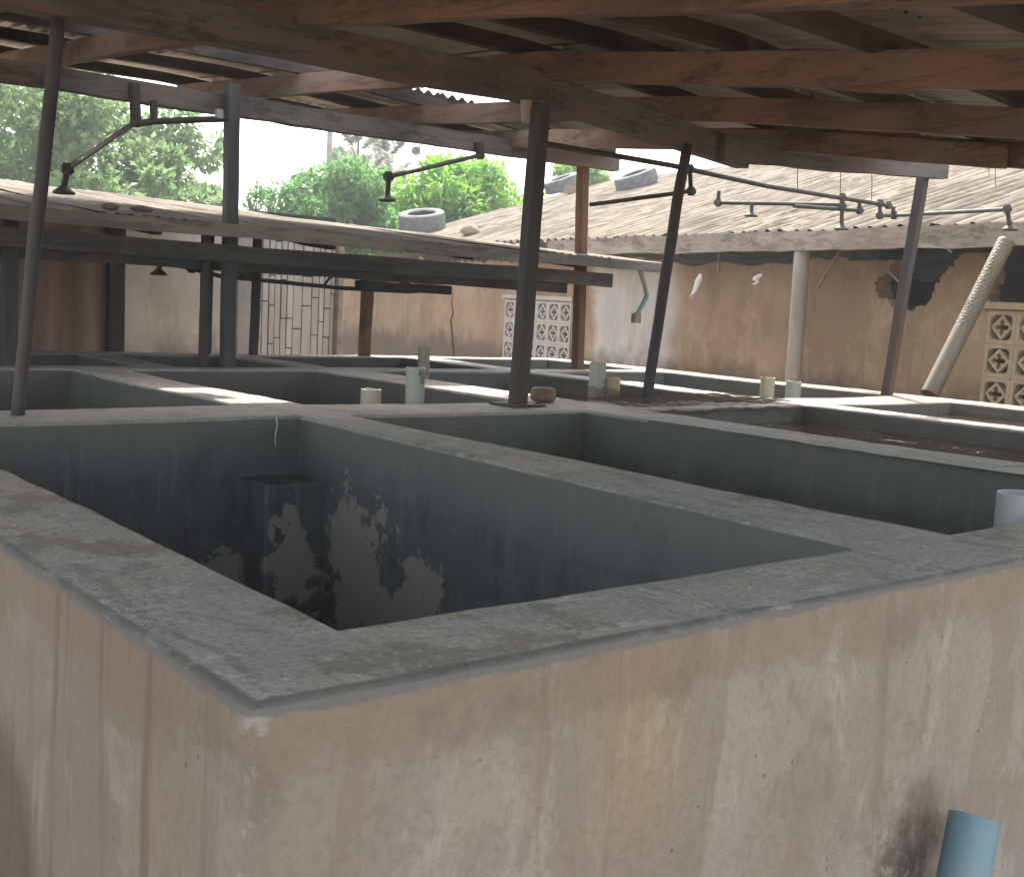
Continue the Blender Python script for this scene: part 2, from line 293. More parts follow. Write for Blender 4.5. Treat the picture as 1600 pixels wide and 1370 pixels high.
# ------------------------------------------------------------------ mesh builder
class MB:
    def __init__(s): s.v = []; s.f = []; s.mi = []
    def face(s, ids, m=0): s.f.append(ids); s.mi.append(m)
    def box(s, c, size, m=0, rot=None):
        b = len(s.v); c = V(c); hx, hy, hz = size[0] / 2, size[1] / 2, size[2] / 2
        for dx in (-hx, hx):
            for dy in (-hy, hy):
                for dz in (-hz, hz):
                    d = V((dx, dy, dz)); s.v.append(c + (rot @ d if rot else d))
        for q in ((0, 1, 3, 2), (4, 6, 7, 5), (0, 4, 5, 1), (2, 3, 7, 6), (0, 2, 6, 4), (1, 5, 7, 3)): s.face([b + i for i in q], m)
        return s
    def beam(s, p0, p1, w, h, n=14, warp=.005, m=0, endm=None, seed=0.0, up=(0, 0, 1)):
        p0 = V(p0); p1 = V(p1); d = (p1 - p0).normalized(); sx = d.cross(V(up)).normalized(); uz = sx.cross(d)
        b = len(s.v)
        for i in range(n + 1):
            c = p0.lerp(p1, i / n)
            for (a, e) in ((-1, -1), (1, -1), (1, 1), (-1, 1)):
                p = c + sx * (a * w / 2) + uz * (e * h / 2)
                s.v.append(p + V((nz(p, 1.3, seed), nz(p, 1.3, seed + 9), nz(p, 1.3, seed + 17))) * warp + uz * nz(p, 6, seed) * warp * .5)
        for i in range(n):
            for k in range(4):
                a = b + i * 4 + k; c_ = b + i * 4 + (k + 1) % 4; s.face([a, c_, c_ + 4, a + 4], m)
        e = m if endm is None else endm
        s.face([b + 3, b + 2, b + 1, b], m); q = b + n * 4; s.face([q, q + 1, q + 2, q + 3], e)
        return s
    def tube(s, pts, r, seg=12, m=0, r1=None, wob=0.0, cap=True, inner=None, innerdepth=None):
        pts = [V(p) for p in pts]; n = len(pts); b = len(s.v); last = None; rings = []
        for i, p in enumerate(pts):
            d = (pts[min(i + 1, n - 1)] - pts[max(i - 1, 0)]).normalized()
            u = d.cross(V((0, 0, 1))) if last is None else last - d * last.dot(d)
            if u.length < 1e-3: u = d.cross(V((1, 0, 0)))
            u.normalize(); last = u; v = d.cross(u); rr = r if r1 is None else r + (r1 - r) * i / (n - 1)
            ring = []
            for k in range(seg):
                a = 2 * math.pi * k / seg; q = p + (u * math.cos(a) + v * math.sin(a)) * rr
                if wob: q += V((nz(q, 3), nz(q, 3, 4), 0)) * wob
                ring.append(len(s.v)); s.v.append(q)
            rings.append((ring, p, d, u, v, rr))
        for i in range(n - 1):
            A = rings[i][0]; B = rings[i + 1][0]
            for k in range(seg): s.face([A[k], A[(k + 1) % seg], B[(k + 1) % seg], B[k]], m)
        if inner is None:
            if cap: s.face(list(reversed(rings[0][0])), m); s.face(list(rings[-1][0]), m)
        else:
            ring, p, d, u, v, rr = rings[-1]; L = innerdepth
            R1 = []; R2 = []
            for k in range(seg):
                a = 2 * math.pi * k / seg; o = (u * math.cos(a) + v * math.sin(a)) * inner
                R1.append(len(s.v)); s.v.append(p + o)
            for k in range(seg):
                a = 2 * math.pi * k / seg; o = (u * math.cos(a) + v * math.sin(a)) * inner
                R2.append(len(s.v)); s.v.append(p + o - d * L)
            for k in range(seg):
                j = (k + 1) % seg; s.face([ring[k], ring[j], R1[j], R1[k]], m); s.face([R1[k], R1[j], R2[j], R2[k]], m)
            s.face(R2, m)
            s.face(list(reversed(rings[0][0])), m)
        return s
    def build(s, name, mats, parent=None, smooth=None, bevel=0.0, loc=None):
        me = bpy.data.meshes.new(name); off = V(loc) if loc is not None else V((0, 0, 0))
        me.from_pydata([tuple(v - off) for v in s.v], [], s.f)
        for m in (mats if isinstance(mats, (list, tuple)) else [mats]): me.materials.append(MAT[m])
        for p, i in zip(me.polygons, s.mi): p.material_index = i
        if smooth is not None: me.shade_smooth() if smooth >= 180 else me.set_sharp_from_angle(angle=R_(smooth))
        if smooth is not None and smooth < 180:
            for p in me.polygons: p.use_smooth = True
            me.set_sharp_from_angle(angle=R_(smooth))
        o = bpy.data.objects.new(name, me); col.objects.link(o); o.location = off
        if parent: o.parent = parent; o.location = off - (parent_world(parent))
        if bevel:
            b = o.modifiers.new('edge', 'BEVEL'); b.width = bevel; b.segments = 2; b.limit_method = 'ANGLE'; b.angle_limit = R_(50)
        return o
def parent_world(p):
    t = V((0, 0, 0))
    while p: t += p.location; p = p.parent
    return t
# every mesh above is given in world coordinates; the parent's offset is taken off at build time
def thing(name, label, cat, loc=(0, 0, 0), group=None):
    o = bpy.data.objects.new(name, None); col.objects.link(o); o.location = loc; o.empty_display_size = .1
    return tag(o, label, cat, group)
def tag(o, label, cat, group=None, kind=None):
    if label: o['label'] = label
    if cat: o['category'] = cat
    if group: o['group'] = group
    if kind: o['kind'] = kind
    return o

# ------------------------------------------------------------------ ground
mb = MB(); N = 60; S = 120.0
for i in range(N + 1):
    for j in range(N + 1):
        x = (i / N * 2 - 1); y = (j / N * 2 - 1); x = x * abs(x) * S + 3; y = y * abs(y) * S + 4
        mb.v.append(V((x, y, nz((x, y, 0), .35) * .05 - .03)))
for i in range(N):
    for j in range(N):
        a = i * (N + 1) + j; mb.face([a, a + N + 1, a + N + 2, a + 1])
tag(mb.build('ground', 'ground', None, 180), 'bare red brown earth around the tanks', 'ground', kind='structure')

# ------------------------------------------------------------------ the concrete tank block
XW = [(0, .25), (1.53, 1.81), (3.02, 3.38), (4.63, 4.86), (6.1, 6.38)]
XW3 = [(0, .25), (2.03, 2.24), (3.04, 3.26), (4.6, 4.86), (6.1, 6.38)]
YW = [(0, .235), (2.78, 3.17), (5.22, 5.46), (6.62, 6.86)]
HT = 1.2
def inside(v, spans): return next((k for k, (a, b) in enumerate(spans) if a < v < b), -1)
def cell(x, y):
    """0 = basin, otherwise the id of the wall the point belongs to"""
    if x < 0 or x > 6.38 or y < 0 or y > 6.86: return -1
    if inside(x, [XW[0]]) == 0: return 1
    if inside(x, [XW[4]]) == 0: return 2
    ky = inside(y, YW)
    if ky == 0: return 3
    if ky == 3: return 4
    if ky > 0: return 10 + ky
    kx = inside(x, XW3 if y > 5.3 else XW)
    if kx > 0: return 20 + kx + (10 if y > 5.3 else 5 if y > 3 else 0)
    return 0
def cuts(spans_list, lo, hi, step):
    b = sorted({round(e, 4) for sp in spans_list for ab in sp for e in ab}); out = []
    for a, c in zip(b, b[1:]):
        n = max(1, round((c - a) / step)); out += [a + (c - a) * i / n for i in range(n)]
    return out + [b[-1]]
xs = cuts([XW, XW3], 0, 6.38, .055); ys = cuts([YW], 0, 6.86, .055)
zs = [HT - t for t in (0, .02, .06, .12, .2, .3, .42, .56, .72, .9, 1.1, 1.22)]
bm = bmesh.new(); lay = bm.faces.layers.int.new('wall'); vd = {}
def wob(x, y, z):
    p = V((x, y, z)); a = .013; e = .0045
    dx = nz(p, .9, 3) * a + nz(p, 7, 5) * e; dy = nz(p, .9, 13) * a + nz(p, 7, 15) * e
    dz = (nz((x, y, 0), 1.0, 23) * .008 + nz((x, y, 0), 8, 25) * .0022) if z > 1.19 else 0
    if y < 3.0:                                        # the walls were not built quite parallel
        t = min(1, max(0, y / 2.78))
        if abs(x - 1.53) < .002: x += -.035 + .085 * t
        if abs(x - 3.02) < .002: x += .13 * (1 - t)
        if abs(x - 3.38) < .002: x += .04 * (1 - t)
    return V((x + dx, y + dy, z + dz))
def vert(i, j, k):
    q = (i, j, k)
    if q not in vd: vd[q] = bm.verts.new(wob(xs[i], ys[j], zs[k]))
    return vd[q]
nx, ny = len(xs) - 1, len(ys) - 1
ids = [[cell((xs[i] + xs[i + 1]) / 2, (ys[j] + ys[j + 1]) / 2) for j in range(ny)] for i in range(nx)]
def cid(i, j): return ids[i][j] if 0 <= i < nx and 0 <= j < ny else -1
def basin_index(i, j):
    x = (xs[i] + xs[i + 1]) / 2; y = (ys[j] + ys[j + 1]) / 2
    if y < 3 and x < 1.7: return 2
    if x > 3.2 and y < 3 or x > 4.8: return 4
    if x > 1.8 and 3 < y < 5.3 and x < 3.2: return 3
    return 3
for i in range(nx):
    for j in range(ny):
        c = ids[i][j]
        if c <= 0: continue
        f = bm.faces.new([vert(i, j, 0), vert(i + 1, j, 0), vert(i + 1, j + 1, 0), vert(i, j + 1, 0)]); f[lay] = c; f.material_index = 0
        for (di, dj, a, b_) in ((-1, 0, (i, j + 1), (i, j)), (1, 0, (i + 1, j), (i + 1, j + 1)), (0, -1, (i, j), (i + 1, j)), (0, 1, (i + 1, j + 1), (i, j + 1))):
            o_ = cid(i + di, j + dj)
            if o_ > 0: continue
            mi = 1 if o_ == -1 else basin_index(i + di, j + dj)
            for k in range(len(zs) - 1):
                f = bm.faces.new([vert(*a, k + 1), vert(*b_, k + 1), vert(*b_, k), vert(*a, k)]); f[lay] = c; f.material_index = mi
bm.normal_update()
ed = [e for e in bm.edges if len(e.link_faces) == 2 and e.calc_face_angle_signed(0) > R_(60)]
bmesh.ops.bevel(bm, geom=ed, offset=.012, segments=3, affect='EDGES', profile=.5)
bm.normal_update()
for f in bm.faces:
    if f.material_index == 0 and abs(f.normal.z) < .35:
        c_ = f.calc_center_median()
        if c_.x < .04 or c_.y < .04: f.material_index = 1
        elif c_.z < HT - .03: f.material_index = 3
tank = thing('fish_tank_block', 'large raised concrete fish tank block divided into open rectangular basins, filling the foreground', 'fish tank')
names = {1: 'side_wall', 2: 'side_wall', 3: 'front_wall', 4: 'back_wall'}
groups = {}
for f in bm.faces: groups.setdefault(f[lay], []).append(f)
for gid, fs in sorted(groups.items()):
    m = MB(); mp = {}
    for f in fs:
        q = []
        for v in f.verts:
            if v.index not in mp or True:
                key = v
                if key not in mp: mp[key] = len(m.v); m.v.append(v.co.copy())
                q.append(mp[key])
        m.face(q, f.material_index)
    m.build(names.get(gid, 'dividing_wall'), ['rim', 'outer', 'blue_basin', 'grey_basin', 'brown_basin'], tank, 35)
bm.free()
def basin_floor(x0, x1, y0, y1):
    m = MB(); n = 14
    for i in range(n + 1):
        for j in range(n + 1):
            x = x0 - .03 + (x1 - x0 + .06) * i / n; y = y0 - .03 + (y1 - y0 + .06) * j / n; m.v.append(V((x, y, .1 + nz((x, y, 0), 2) * .02)))
    for i in range(n):
        for j in range(n): a = i * (n + 1) + j; m.face([a, a + n + 1, a + n + 2, a + 1])
    m.build('basin_floor', 'mud', tank, 180)
cols = [(.25, 1.53), (1.81, 3.02), (3.38, 4.63), (4.86, 6.1)]; cols3 = [(.25, 2.03), (2.24, 3.04), (3.26, 4.6), (4.86, 6.1)]
for (y0, y1), cc in (((.235, 2.78), cols), ((3.17, 5.22), cols), ((5.46, 6.62), cols3)):
    for a, b_ in cc: basin_floor(a, b_, y0, y1)
# drain box in the far corner of the nearest basin
m = MB(); m.beam((1.465, 2.70, .1), (1.465, 2.70, .98), .25, .24, 8, .006, up=(0, 1, 0))
m.build('drain_box', 'blue_basin', tank, bevel=.012)
q0 = atY(431, 652, 2.772); m = MB(); m.tube([q0 + V((0, 0, .004)), q0 + V((.006, 0, -.03)), q0 + V((-.002, 0, -.07)), q0 + V((.001, 0, -.11))], .0032, 6, r1=.0015, wob=.003); m.build('lime_drip', 'rag', tank)
# water in the third column and the far right basins
def water(x0, x1, y0, y1, z, label):
    m = MB(); b = len(m.v)
    m.v += [V((x0 - .03, y0 - .03, z)), V((x1 + .03, y0 - .03, z)), V((x1 + .03, y1 + .03, z)), V((x0 - .03, y1 + .03, z))]; m.face([0, 1, 2, 3])
    tag(m.build('water', 'water'), label, 'water', kind='structure')
water(3.38, 4.63, .235, 2.78, 1.11, 'brown water nearly brim-full in the basin behind the second divider')
water(4.86, 6.1, .235, 2.78, 1.12, 'brown water in the basin at the right edge')
water(3.38, 4.63, 3.17, 5.22, 1.08, 'dark water in the basin behind the two tall pipe stubs')

# ------------------------------------------------------------------ the open shed over the tanks
shed = thing('open_shed', 'low open shed of brown posts, red brown timbers and corrugated sheets over the tanks', 'shed')
SL = .105
def zr(y, z0=2.53, x=0.0):                               # height of things lying on the sagging roof plane
    return z0 + (.13 if y < 2.96 else .075) * (y - 2.96) - .06 * max(0, x - 2.85)
# main beams
for k, (q0, q1) in enumerate((((-2.2, 3.0, 2.585), (2.98, 3.0, 2.615)), ((2.70, 3.03, 2.625), (4.30, 3.03, 2.508)), ((4.05, 2.985, 2.505), (6.12, 2.99, 2.635)))):
    m = MB(); m.beam(q0, q1, .09 - .01 * k, .135, 30, .012, 0, 1 if k == 2 else 0, 1 + k); m.build('beam', ['beam', 'endgrain'], shed)
m = MB(); m.beam((-1.5, 5.40, 2.70), (5.62, 5.40, 2.752), .08, .115, 50, .012, 0, 1, 2); m.build('beam', ['beam', 'endgrain'], shed)
# rafters run from front to back
YF = -.75                                             # front eave of the shed
def rafter(x, y0, y1, tw, k, w_=.06, h_=.115, z0=2.722):
    m = MB(); n = 40
    m.beam((x, y0, 0), (x + tw, y1, 0), w_, h_, n, .012, 0, 1, 20 + k)
    for v in m.v: v.z += zr(v.y, z0, x)
    m.build('rafter', ['rafter', 'rafter'], shed)
for k, (x, y0, y1, tw) in enumerate(((-1.0, YF, 7.1, 0), (.1, YF, 7.1, 0), (.85, YF, 7.1, .0), (1.60, YF, 7.0, .08), (2.82, YF, 7.1, .10), (3.78, YF, 6.6, 0), (4.60, YF, 6.3, 0))):
    rafter(x, y0, y1, tw, k)
rafter(2.90, 1.15, 3.3, .0, 20, .045, .13); rafter(4.53, 1.7, 3.6, .0, 21, .045, .11, 2.70)
# purlins lie across the rafters
PY = [-.7, -.1, .55, 1.22, 1.88, 2.50, 3.14, 4.05, 5.25, 6.1, 7.05]
for k, y in enumerate(PY):
    x1 = 5.45 + random.uniform(-.08, .1); sk_ = random.uniform(-.05, .05)
    m = MB(); m.beam((-1.5, y - sk_, 0), (x1, y + sk_, 0), .05, .065, 40, .010, 0, 1, 50 + k)
    for v in m.v: v.z += zr(y, 2.81, v.x)
    m.build('purlin', ['purlin', 'endgrain'], shed)
def corr(m, o, u, v, lu, lv, nrm, period=.076, amp=.009, nv=6, sag=.004, seed=0.0, per=6):
    """corrugated sheet: waves run along v"""
    o = V(o); u = V(u).normalized(); v = V(v).normalized(); nrm = V(nrm).normalized(); n = int(lu / period * per); b = len(m.v)
    for j in range(nv + 1):
        for i in range(n + 1):
            a = lu * i / n; c = lv * j / nv; p = o + u * a + v * c
            edge = nz((a * 2, c, seed), 1.5, seed) * sag * (2 if j in (0, nv) else 1)
            m.v.append(p + nrm * (amp * math.sin(2 * math.pi * a / period) + edge) + (v * nz((a, 0, seed), 3) * .012 if j in (0, nv) else V((0, 0, 0))))
    for j in range(nv):
        for i in range(n):
            a = b + j * (n + 1) + i; m.face([a, a + 1, a + n + 2, a + n + 1])
nS = V((0, -SL, 1)).normalized(); vS = V((0, 1, SL)).normalized()
rows = [(-.95, 1.15), (1.05, 2.62), (2.52, 4.45), (4.30, 5.30), (5.22, 7.35)]
kk = 0
def shed_sheet(x, y0, y1, wd, dz, seed):
    m = MB(); corr(m, (x, y0, 0), (1, 0, random.uniform(-.004, .004)), (0, 1, 0), wd, y1 - y0, (0, 0, 1), seed=seed, sag=.008, nv=8, amp=.014)
    for v in m.v: v.z += zr(v.y, 2.867 + dz, v.x)
    m.build('roof_sheet', 'sheet', shed, 180)
for r, (y0, y1) in enumerate(rows):
    x = -1.6
    while x < 5.3:
        wd = .78; x1 = min(x + wd + .05, 5.42)
        if r == 3 and x1 > 1.9 and x < 4.55:          # sheets missing here: the sun falls through
            x += wd; kk += 1; continue
        shed_sheet(x, y0 + random.uniform(-.03, .03), y1 + random.uniform(-.04, .04), x1 - x, .006 * (kk % 2) + .012 * (r % 2) + random.uniform(0, .006), kk * 1.7)
        x += wd; kk += 1
for x, y, wd, ln in ((2.0, 4.62, .55, .34), (3.25, 4.88, .5, .3), (3.95, 4.35, .42, .28)): shed_sheet(x, y, y + ln, wd, .02, x)
# posts: foot and head
def post(px0, py0, px1, py1, yb, yt, wd, mat, square=True, foot=HT - .02, plate=False, taper=1.0):
    a = atZ(px0, py0, HT); a = V((a.x, a.y if yb is None else yb, foot)) if yb is None else V((atY(px0, py0, yb).x, yb, foot))
    b_ = atY(px1, py1, yt)
    m = MB()
    if square: m.beam(a, b_, wd, wd, 16, .006, up=(0, 1, 0), seed=px0)
    else: m.tube([a.lerp(b_, i / 14) for i in range(15)], wd / 2, 14, wob=.008, r1=wd / 2 * taper)
    o = m.build('post', mat, shed, 180 if not square else None, bevel=.008 if square else 0)
    if plate:
        q = MB(); q.box((a.x, a.y, HT + .008), (.2, .17, .012)); 
        for dx in (-.075, .075):
            q.tube([(a.x + dx, a.y - .06, HT), (a.x + dx, a.y - .06, HT + .035)], .008, 8)
        q.build('base_plate', 'post', o)
    return o
post(25, 648, 92, 30, None, 2.97, .046, 'post', False)
post(808, 634, 846, 160, None, 3.0, .068, 'post', True, plate=True)
post(1008, 630, 1074, 226, None, 3.0, .055, 'post', False)
post(1385, 617, 1444, 262, None, 3.06, .060, 'post', True)
post(355, 574, 363, 132, None, 5.30, .075, 'post', True)
post(902, 578, 912, 240, 5.52, 5.44, .073, 'redwood', True)
# small grey fitting nailed beside the head of the middle post
f0 = atY(822, 165, 2.93)
m = MB(); m.tube([f0 + V((0, 0, .02)), f0 + V((0, 0, -.02)), f0 + V((.004, 0, -.075))], .026, 12, r1=.018); m.build('lamp_holder', 'pvc_grey', shed, 60)
# loose wires and nails hanging from the rafters
for px, py0, py1, y in ((1246, 250, 296, 4.2), (1313, 270, 306, 4.2), (1362, 276, 312, 4.2), (1555, 262, 330, 4.2), (1545, 262, 300, 4.6)):
    a = atY(px, py0 - 18, y); b_ = atY(px, py1, y); m = MB(); m.tube([a, a.lerp(b_, .5) + V((.004, 0, 0)), b_], .0035, 6); m.build('hanging_wire', 'wire', shed)
for px, py in ((884, 66), (110, 75)):
    a = atY(px, py, 2.4 if px > 500 else 5.0); m = MB()
    m.tube([a + V((0, 0, .03)), a + V((0, 0, -.02))], .003, 5); m.tube([a, a + V((.018, -.01, .03))], .003, 5); m.tube([a, a + V((-.016, .01, .03))], .003, 5)
    m.build('hanging_wire', 'wire', shed)

# ------------------------------------------------------------------ water pipes with shower heads
def head_mesh(p, r=.052):
    m = MB(); p = V(p); n = 18
    prof = [(.012, .05), (.014, .03), (r * .55, .018), (r, .0), (r, -.008), (r * .9, -.01)]
    for rr, z in prof:
        for k in range(n): a = 2 * math.pi * k / n; m.v.append(p + V((rr * math.cos(a), rr * math.sin(a), z)))
    for i in range(len(prof) - 1):
        for k in range(n): j = (k + 1) % n; m.face([i * n + k, i * n + j, (i + 1) * n + j, (i + 1) * n + k])
    m.face([(len(prof) - 1) * n + k for k in range(n)]); return m
def elbow(root, p, r=.021):
    m = MB(); p = V(p); m.tube([p + V((0, 0, -r * 1.3)), p + V((0, 0, r * 1.3))], r, 10); m.tube([p + V((-r * 1.3, 0, 0)), p + V((r * 1.3, 0, 0))], r, 10)
    m.build('pipe_joint', 'pipe', root, 60)
PR = .0145
def pipe(root, pts, name='pipe', r=PR, mat='pipe'):
    out = []
    for a, b_ in zip(pts, pts[1:]): out += [V(a).lerp(V(b_), i / 6) for i in range(6)]
    out.append(V(pts[-1])); m = MB(); m.tube(out, r, 10, wob=.004); return m.build(name, mat, root, 50)
def shower(root, pts, joints=True):
    pipe(root, pts, 'pipe_arm'); e = V(pts[-1]); head_mesh(e).build('shower_head', 'pipe', root, 40)
    if joints:
        for p in pts[:-1]: elbow(root, p)
# right-hand main with its branches
r1 = thing('sprinkler_pipe', 'long dark main pipe slung under the beam at right with branches and shower heads', 'water pipe', atY(1200, 290, 4.2), 'sprinkler pipes under the roof')
A = atY(835, 222, 4.2); B = atY(1388, 321, 4.2)
pipe(r1, [A, atY(1050, 259, 4.2), atY(1200, 291, 4.2), B], 'pipe', .017)
elbow(r1, B); elbow(r1, atY(1375, 318, 4.2))
j = atY(1078, 264, 4.2); k2 = atY(1080, 299, 4.2); pipe(r1, [j, k2, atY(922, 320, 4.9)], 'pipe_arm'); elbow(r1, k2); elbow(r1, j)
j = atY(1316, 308, 4.2); shower(r1, [j, atY(1316, 322, 4.2), atY(1315, 357, 4.2)])
q = atY(1316, 320, 4.2); e = atZ(1122, 317, q.z); pipe(r1, [q, e, e + V((0, 0, .09))], 'pipe_arm'); elbow(r1, e)
q2 = atY(1343, 329, 4.2); pipe(r1, [atY(1343, 314, 4.2), q2, atY(1240, 322, 4.25)], 'pipe_arm'); elbow(r1, q2)
e2 = q.lerp(e, .72); shower(r1, [e2, e2 + V((0, 0, -.09))], False)
j = atY(1375, 319, 4.2); k2 = atY(1375, 337, 4.2); k3 = atY(1397, 337, 4.2)
pipe(r1, [j, k2, k3, atY(1396, 326, 4.2)], 'pipe_arm'); elbow(r1, k2); elbow(r1, k3)
e = atY(1574, 327, 3.0); shower(r1, [k3, e, atY(1578, 358, 3.0)])
m = MB(); p = atY(1396, 324, 4.2); m.box(p, (.05, .012, .012)); m.tube([p, p + V((0, 0, -.03))], .016, 8); m.build('valve', 'pipe', r1)
# left branch
r2 = thing('sprinkler_pipe', 'branching pipe with one shower head at the upper left, in front of the pale tree', 'water pipe', atY(225, 165, 5.35), 'sprinkler pipes under the roof')
a = atY(209, 160, 5.33); b_ = atY(212, 194, 5.33); c = atY(240, 158, 5.33); d = atY(240, 190, 5.33)
pipe(r2, [a + V((0, 0, .1)), b_], 'pipe_arm', .03); pipe(r2, [c, d], 'pipe_arm', .022)
pipe(r2, [b_, d, atY(352, 186, 5.3)], 'pipe', .019)
e = atY(105, 264, 4.6); shower(r2, [b_ + V((0, 0, .01)), e, atY(100, 300, e.y)])
m = MB(); g_ = atY(342, 178, 5.25); m.box(g_, (.04, .03, .05)); m.build('pipe_clip', 'pvc_grey', r2)
r3 = thing('sprinkler_pipe', 'short arm and shower head hanging in front of the bright green bush', 'water pipe', atY(748, 225, 5.35), 'sprinkler pipes under the roof')
a = atY(748, 222, 5.33); b_ = atY(750, 243, 5.33); e = atY(607, 276, 4.7); pipe(r3, [a, b_], 'pipe', .03); shower(r3, [b_, e, atY(605, 312, e.y)])
# pipes below the awning
r4 = thing('sprinkler_pipe', 'sagging pipe with a shower head below the awning in front of the white wall', 'water pipe', atY(400, 440, 5.9), 'sprinkler pipes under the roof')
Y4 = 5.9
hh = atY(252, 408, Y4); shower(r4, [atY(300, 420, Y4), hh, atY(248, 428, Y4)])
pipe(r4, [atY(300, 420, Y4), atY(345, 432, Y4), atY(400, 437, Y4), atY(530, 450, Y4), atY(640, 456, Y4), atY(692, 451, Y4)], 'pipe')
pipe(r4, [atY(262, 401, Y4), atY(345, 419, Y4), atY(375, 428, Y4)], 'pipe', .011)
pipe(r4, [atY(506, 447, Y4), atY(514, 436, Y4), atY(523, 430, Y4)], 'pipe_arm', .009)
pipe(r4, [atY(612, 437, Y4), atY(650, 447, Y4), atY(680, 452, Y4)], 'pipe_arm', .009)
elbow(r4, atY(385, 427, Y4), .03)

# ------------------------------------------------------------------ left building: awning, posts, walls
lb = thing('low_building', 'low building at the back left with a sloping corrugated awning over plank and white walls', 'building')
YE = 5.2
def awz(x, y):      # awning surface
    t = (y - YE) / 4.2; zt = 2.49 - max(0, x - 1.5) * .02
    return 2.025 + (zt - 2.025) * t
YB = lambda x: 9.4 if x < 3.2 else max(YE + .35, 9.4 - (x - 3.2) * (9.4 - YE - .35) / 3.1)
x = -3.5; k = 0
while x < 5.98:
    x1 = min(x + .80, 6.02); m = MB(); n = int((x1 - x) / .076 * 6); nv = 8; b0 = 0; dz = .008 * (k % 2)
    for j in range(nv + 1):
        for i in range(n + 1):
            a = x + (x1 - x) * i / n; yb = YB(a); y = YE - .0 + (yb - YE) * j / nv
            m.v.append(V((a, y + nz((a, y, k), 3) * .01, awz(a, y) + dz + .008 * math.sin(2 * math.pi * a / .076) + nz((a, y, k), 1.2) * .012)))
    for j in range(nv):
        for i in range(n): q = j * (n + 1) + i; m.face([q, q + 1, q + n + 2, q + n + 1])
    m.build('roof_sheet', 'roofY', lb, 180); x += .74; k += 1
m = MB(); m.beam((-3.5, YE - .03, 2.003), (5.98, YE - .03, 1.995), .035, .072, 60, .010, seed=3); m.build('fascia', 'fasciaX', lb)
m = MB(); m.beam((-3.5, YE + .12, 1.885), (5.55, YE + .12, 1.872), .08, .10, 50, .014, seed=5); m.build('beam', 'awnbeam', lb)
m = MB(); m.beam((-3.5, YE + .30, 1.835), (5.25, YE + .30, 1.80), .07, .075, 50, .014, seed=6); m.build('beam', 'awnbeam', lb)
m = MB(); m.beam((3.5, YE + .36, 1.745), (4.25, YE + .36, 1.735), .06, .06, 8, .012, seed=7); m.build('beam', 'dark', lb)
for i, xx in enumerate((-2.6, -1.4, -.2, .9, 2.0, 3.1, 4.15, 5.1)):
    yb = YB(xx) - .1; m = MB(); m.beam((xx, YE, 1.975), (xx, yb, awz(xx, yb) - .05), .05, .07, 14, .012, seed=70 + i); m.build('rafter', 'dark', lb)
for i, yy in enumerate((6.2, 7.2, 8.2, 9.2)):
    xe = 3.2 + (9.4 - yy) / (9.4 - YE - .35) * 3.1 - .25 if yy > YE else 5.9
    m = MB(); m.beam((-3.5, yy, awz(0, yy) - .035), (xe, yy, awz(xe, yy) - .035), .04, .045, 30, .01, seed=80 + i); m.build('purlin', 'dark', lb)
for px, py, wd, top in ((316, 573, .048, 1.9), (325, 556, .04, 1.9), (12, 572, .075, 1.9), (396, 566, .055, 1.9)):
    a = atZ(px, py, HT); yb = 5.44 if py > 570 else 6.75; x_ = atY(px, py, yb).x; m = MB()
    m.beam((x_, yb, HT - .02 if py > 550 else 0), (x_ + .01, yb, awz(x_, yb) - .07), wd, wd, 10, .008, up=(0, 1, 0), seed=px); m.build('post', 'post', lb, bevel=.006)
# timber post further right; its orange light is painted into the wood colour
a = atY(568, 578, 6.74); m = MB(); m.beam((a.x, 6.74, HT - .02), (a.x + .01, 6.74, 1.86), .075, .075, 12, .012, up=(0, 1, 0), seed=9)
MAT['orange_lit_wood'] = wood('orange_lit_timber', (.27, .15, .075), (.38, .22, .11), (.12, .08, .05), False)
o = m.build('post', 'orange_lit_wood', lb, bevel=.006); o['label'] = 'brown timber post with orange light painted into its colour'
# back wall of the low building
def wgrid(x0, x1, z0, z1, y, mat, name, parent, step=.25, th=.15, bulge=.012):
    m = MB(); nx_ = max(1, int((x1 - x0) / step)); nz_ = max(1, int((z1 - z0) / step))
    for s_, yy in ((0, y), (1, y + th)):
        for j in range(nz_ + 1):
            for i in range(nx_ + 1):
                p = V((x0 + (x1 - x0) * i / nx_, yy, z0 + (z1 - z0) * j / nz_)); p.y += nz(p, 1.5, 3) * bulge; m.v.append(p)
    K = (nx_ + 1) * (nz_ + 1)
    for j in range(nz_):
        for i in range(nx_):
            a_ = j * (nx_ + 1) + i; m.face([a_, a_ + 1, a_ + nx_ + 2, a_ + nx_ + 1]); m.face([K + a_ + 1, K + a_, K + a_ + nx_ + 1, K + a_ + nx_ + 2])
    for j in range(nz_):
        for i in (0, nx_): a_ = j * (nx_ + 1) + i; m.face([a_, a_ + nx_ + 1, K + a_ + nx_ + 1, K + a_])
    for i in range(nx_):
        for j in (0, nz_): a_ = j * (nx_ + 1) + i; m.face([a_, a_ + 1, K + a_ + 1, K + a_])
    return m.build(name, mat, parent)
YL = 8.9
wx = lambda px: atY(px, 480, YL).x
wgrid(wx(177), wx(360), 0, 2.36, YL, 'greywall', 'wall', lb)
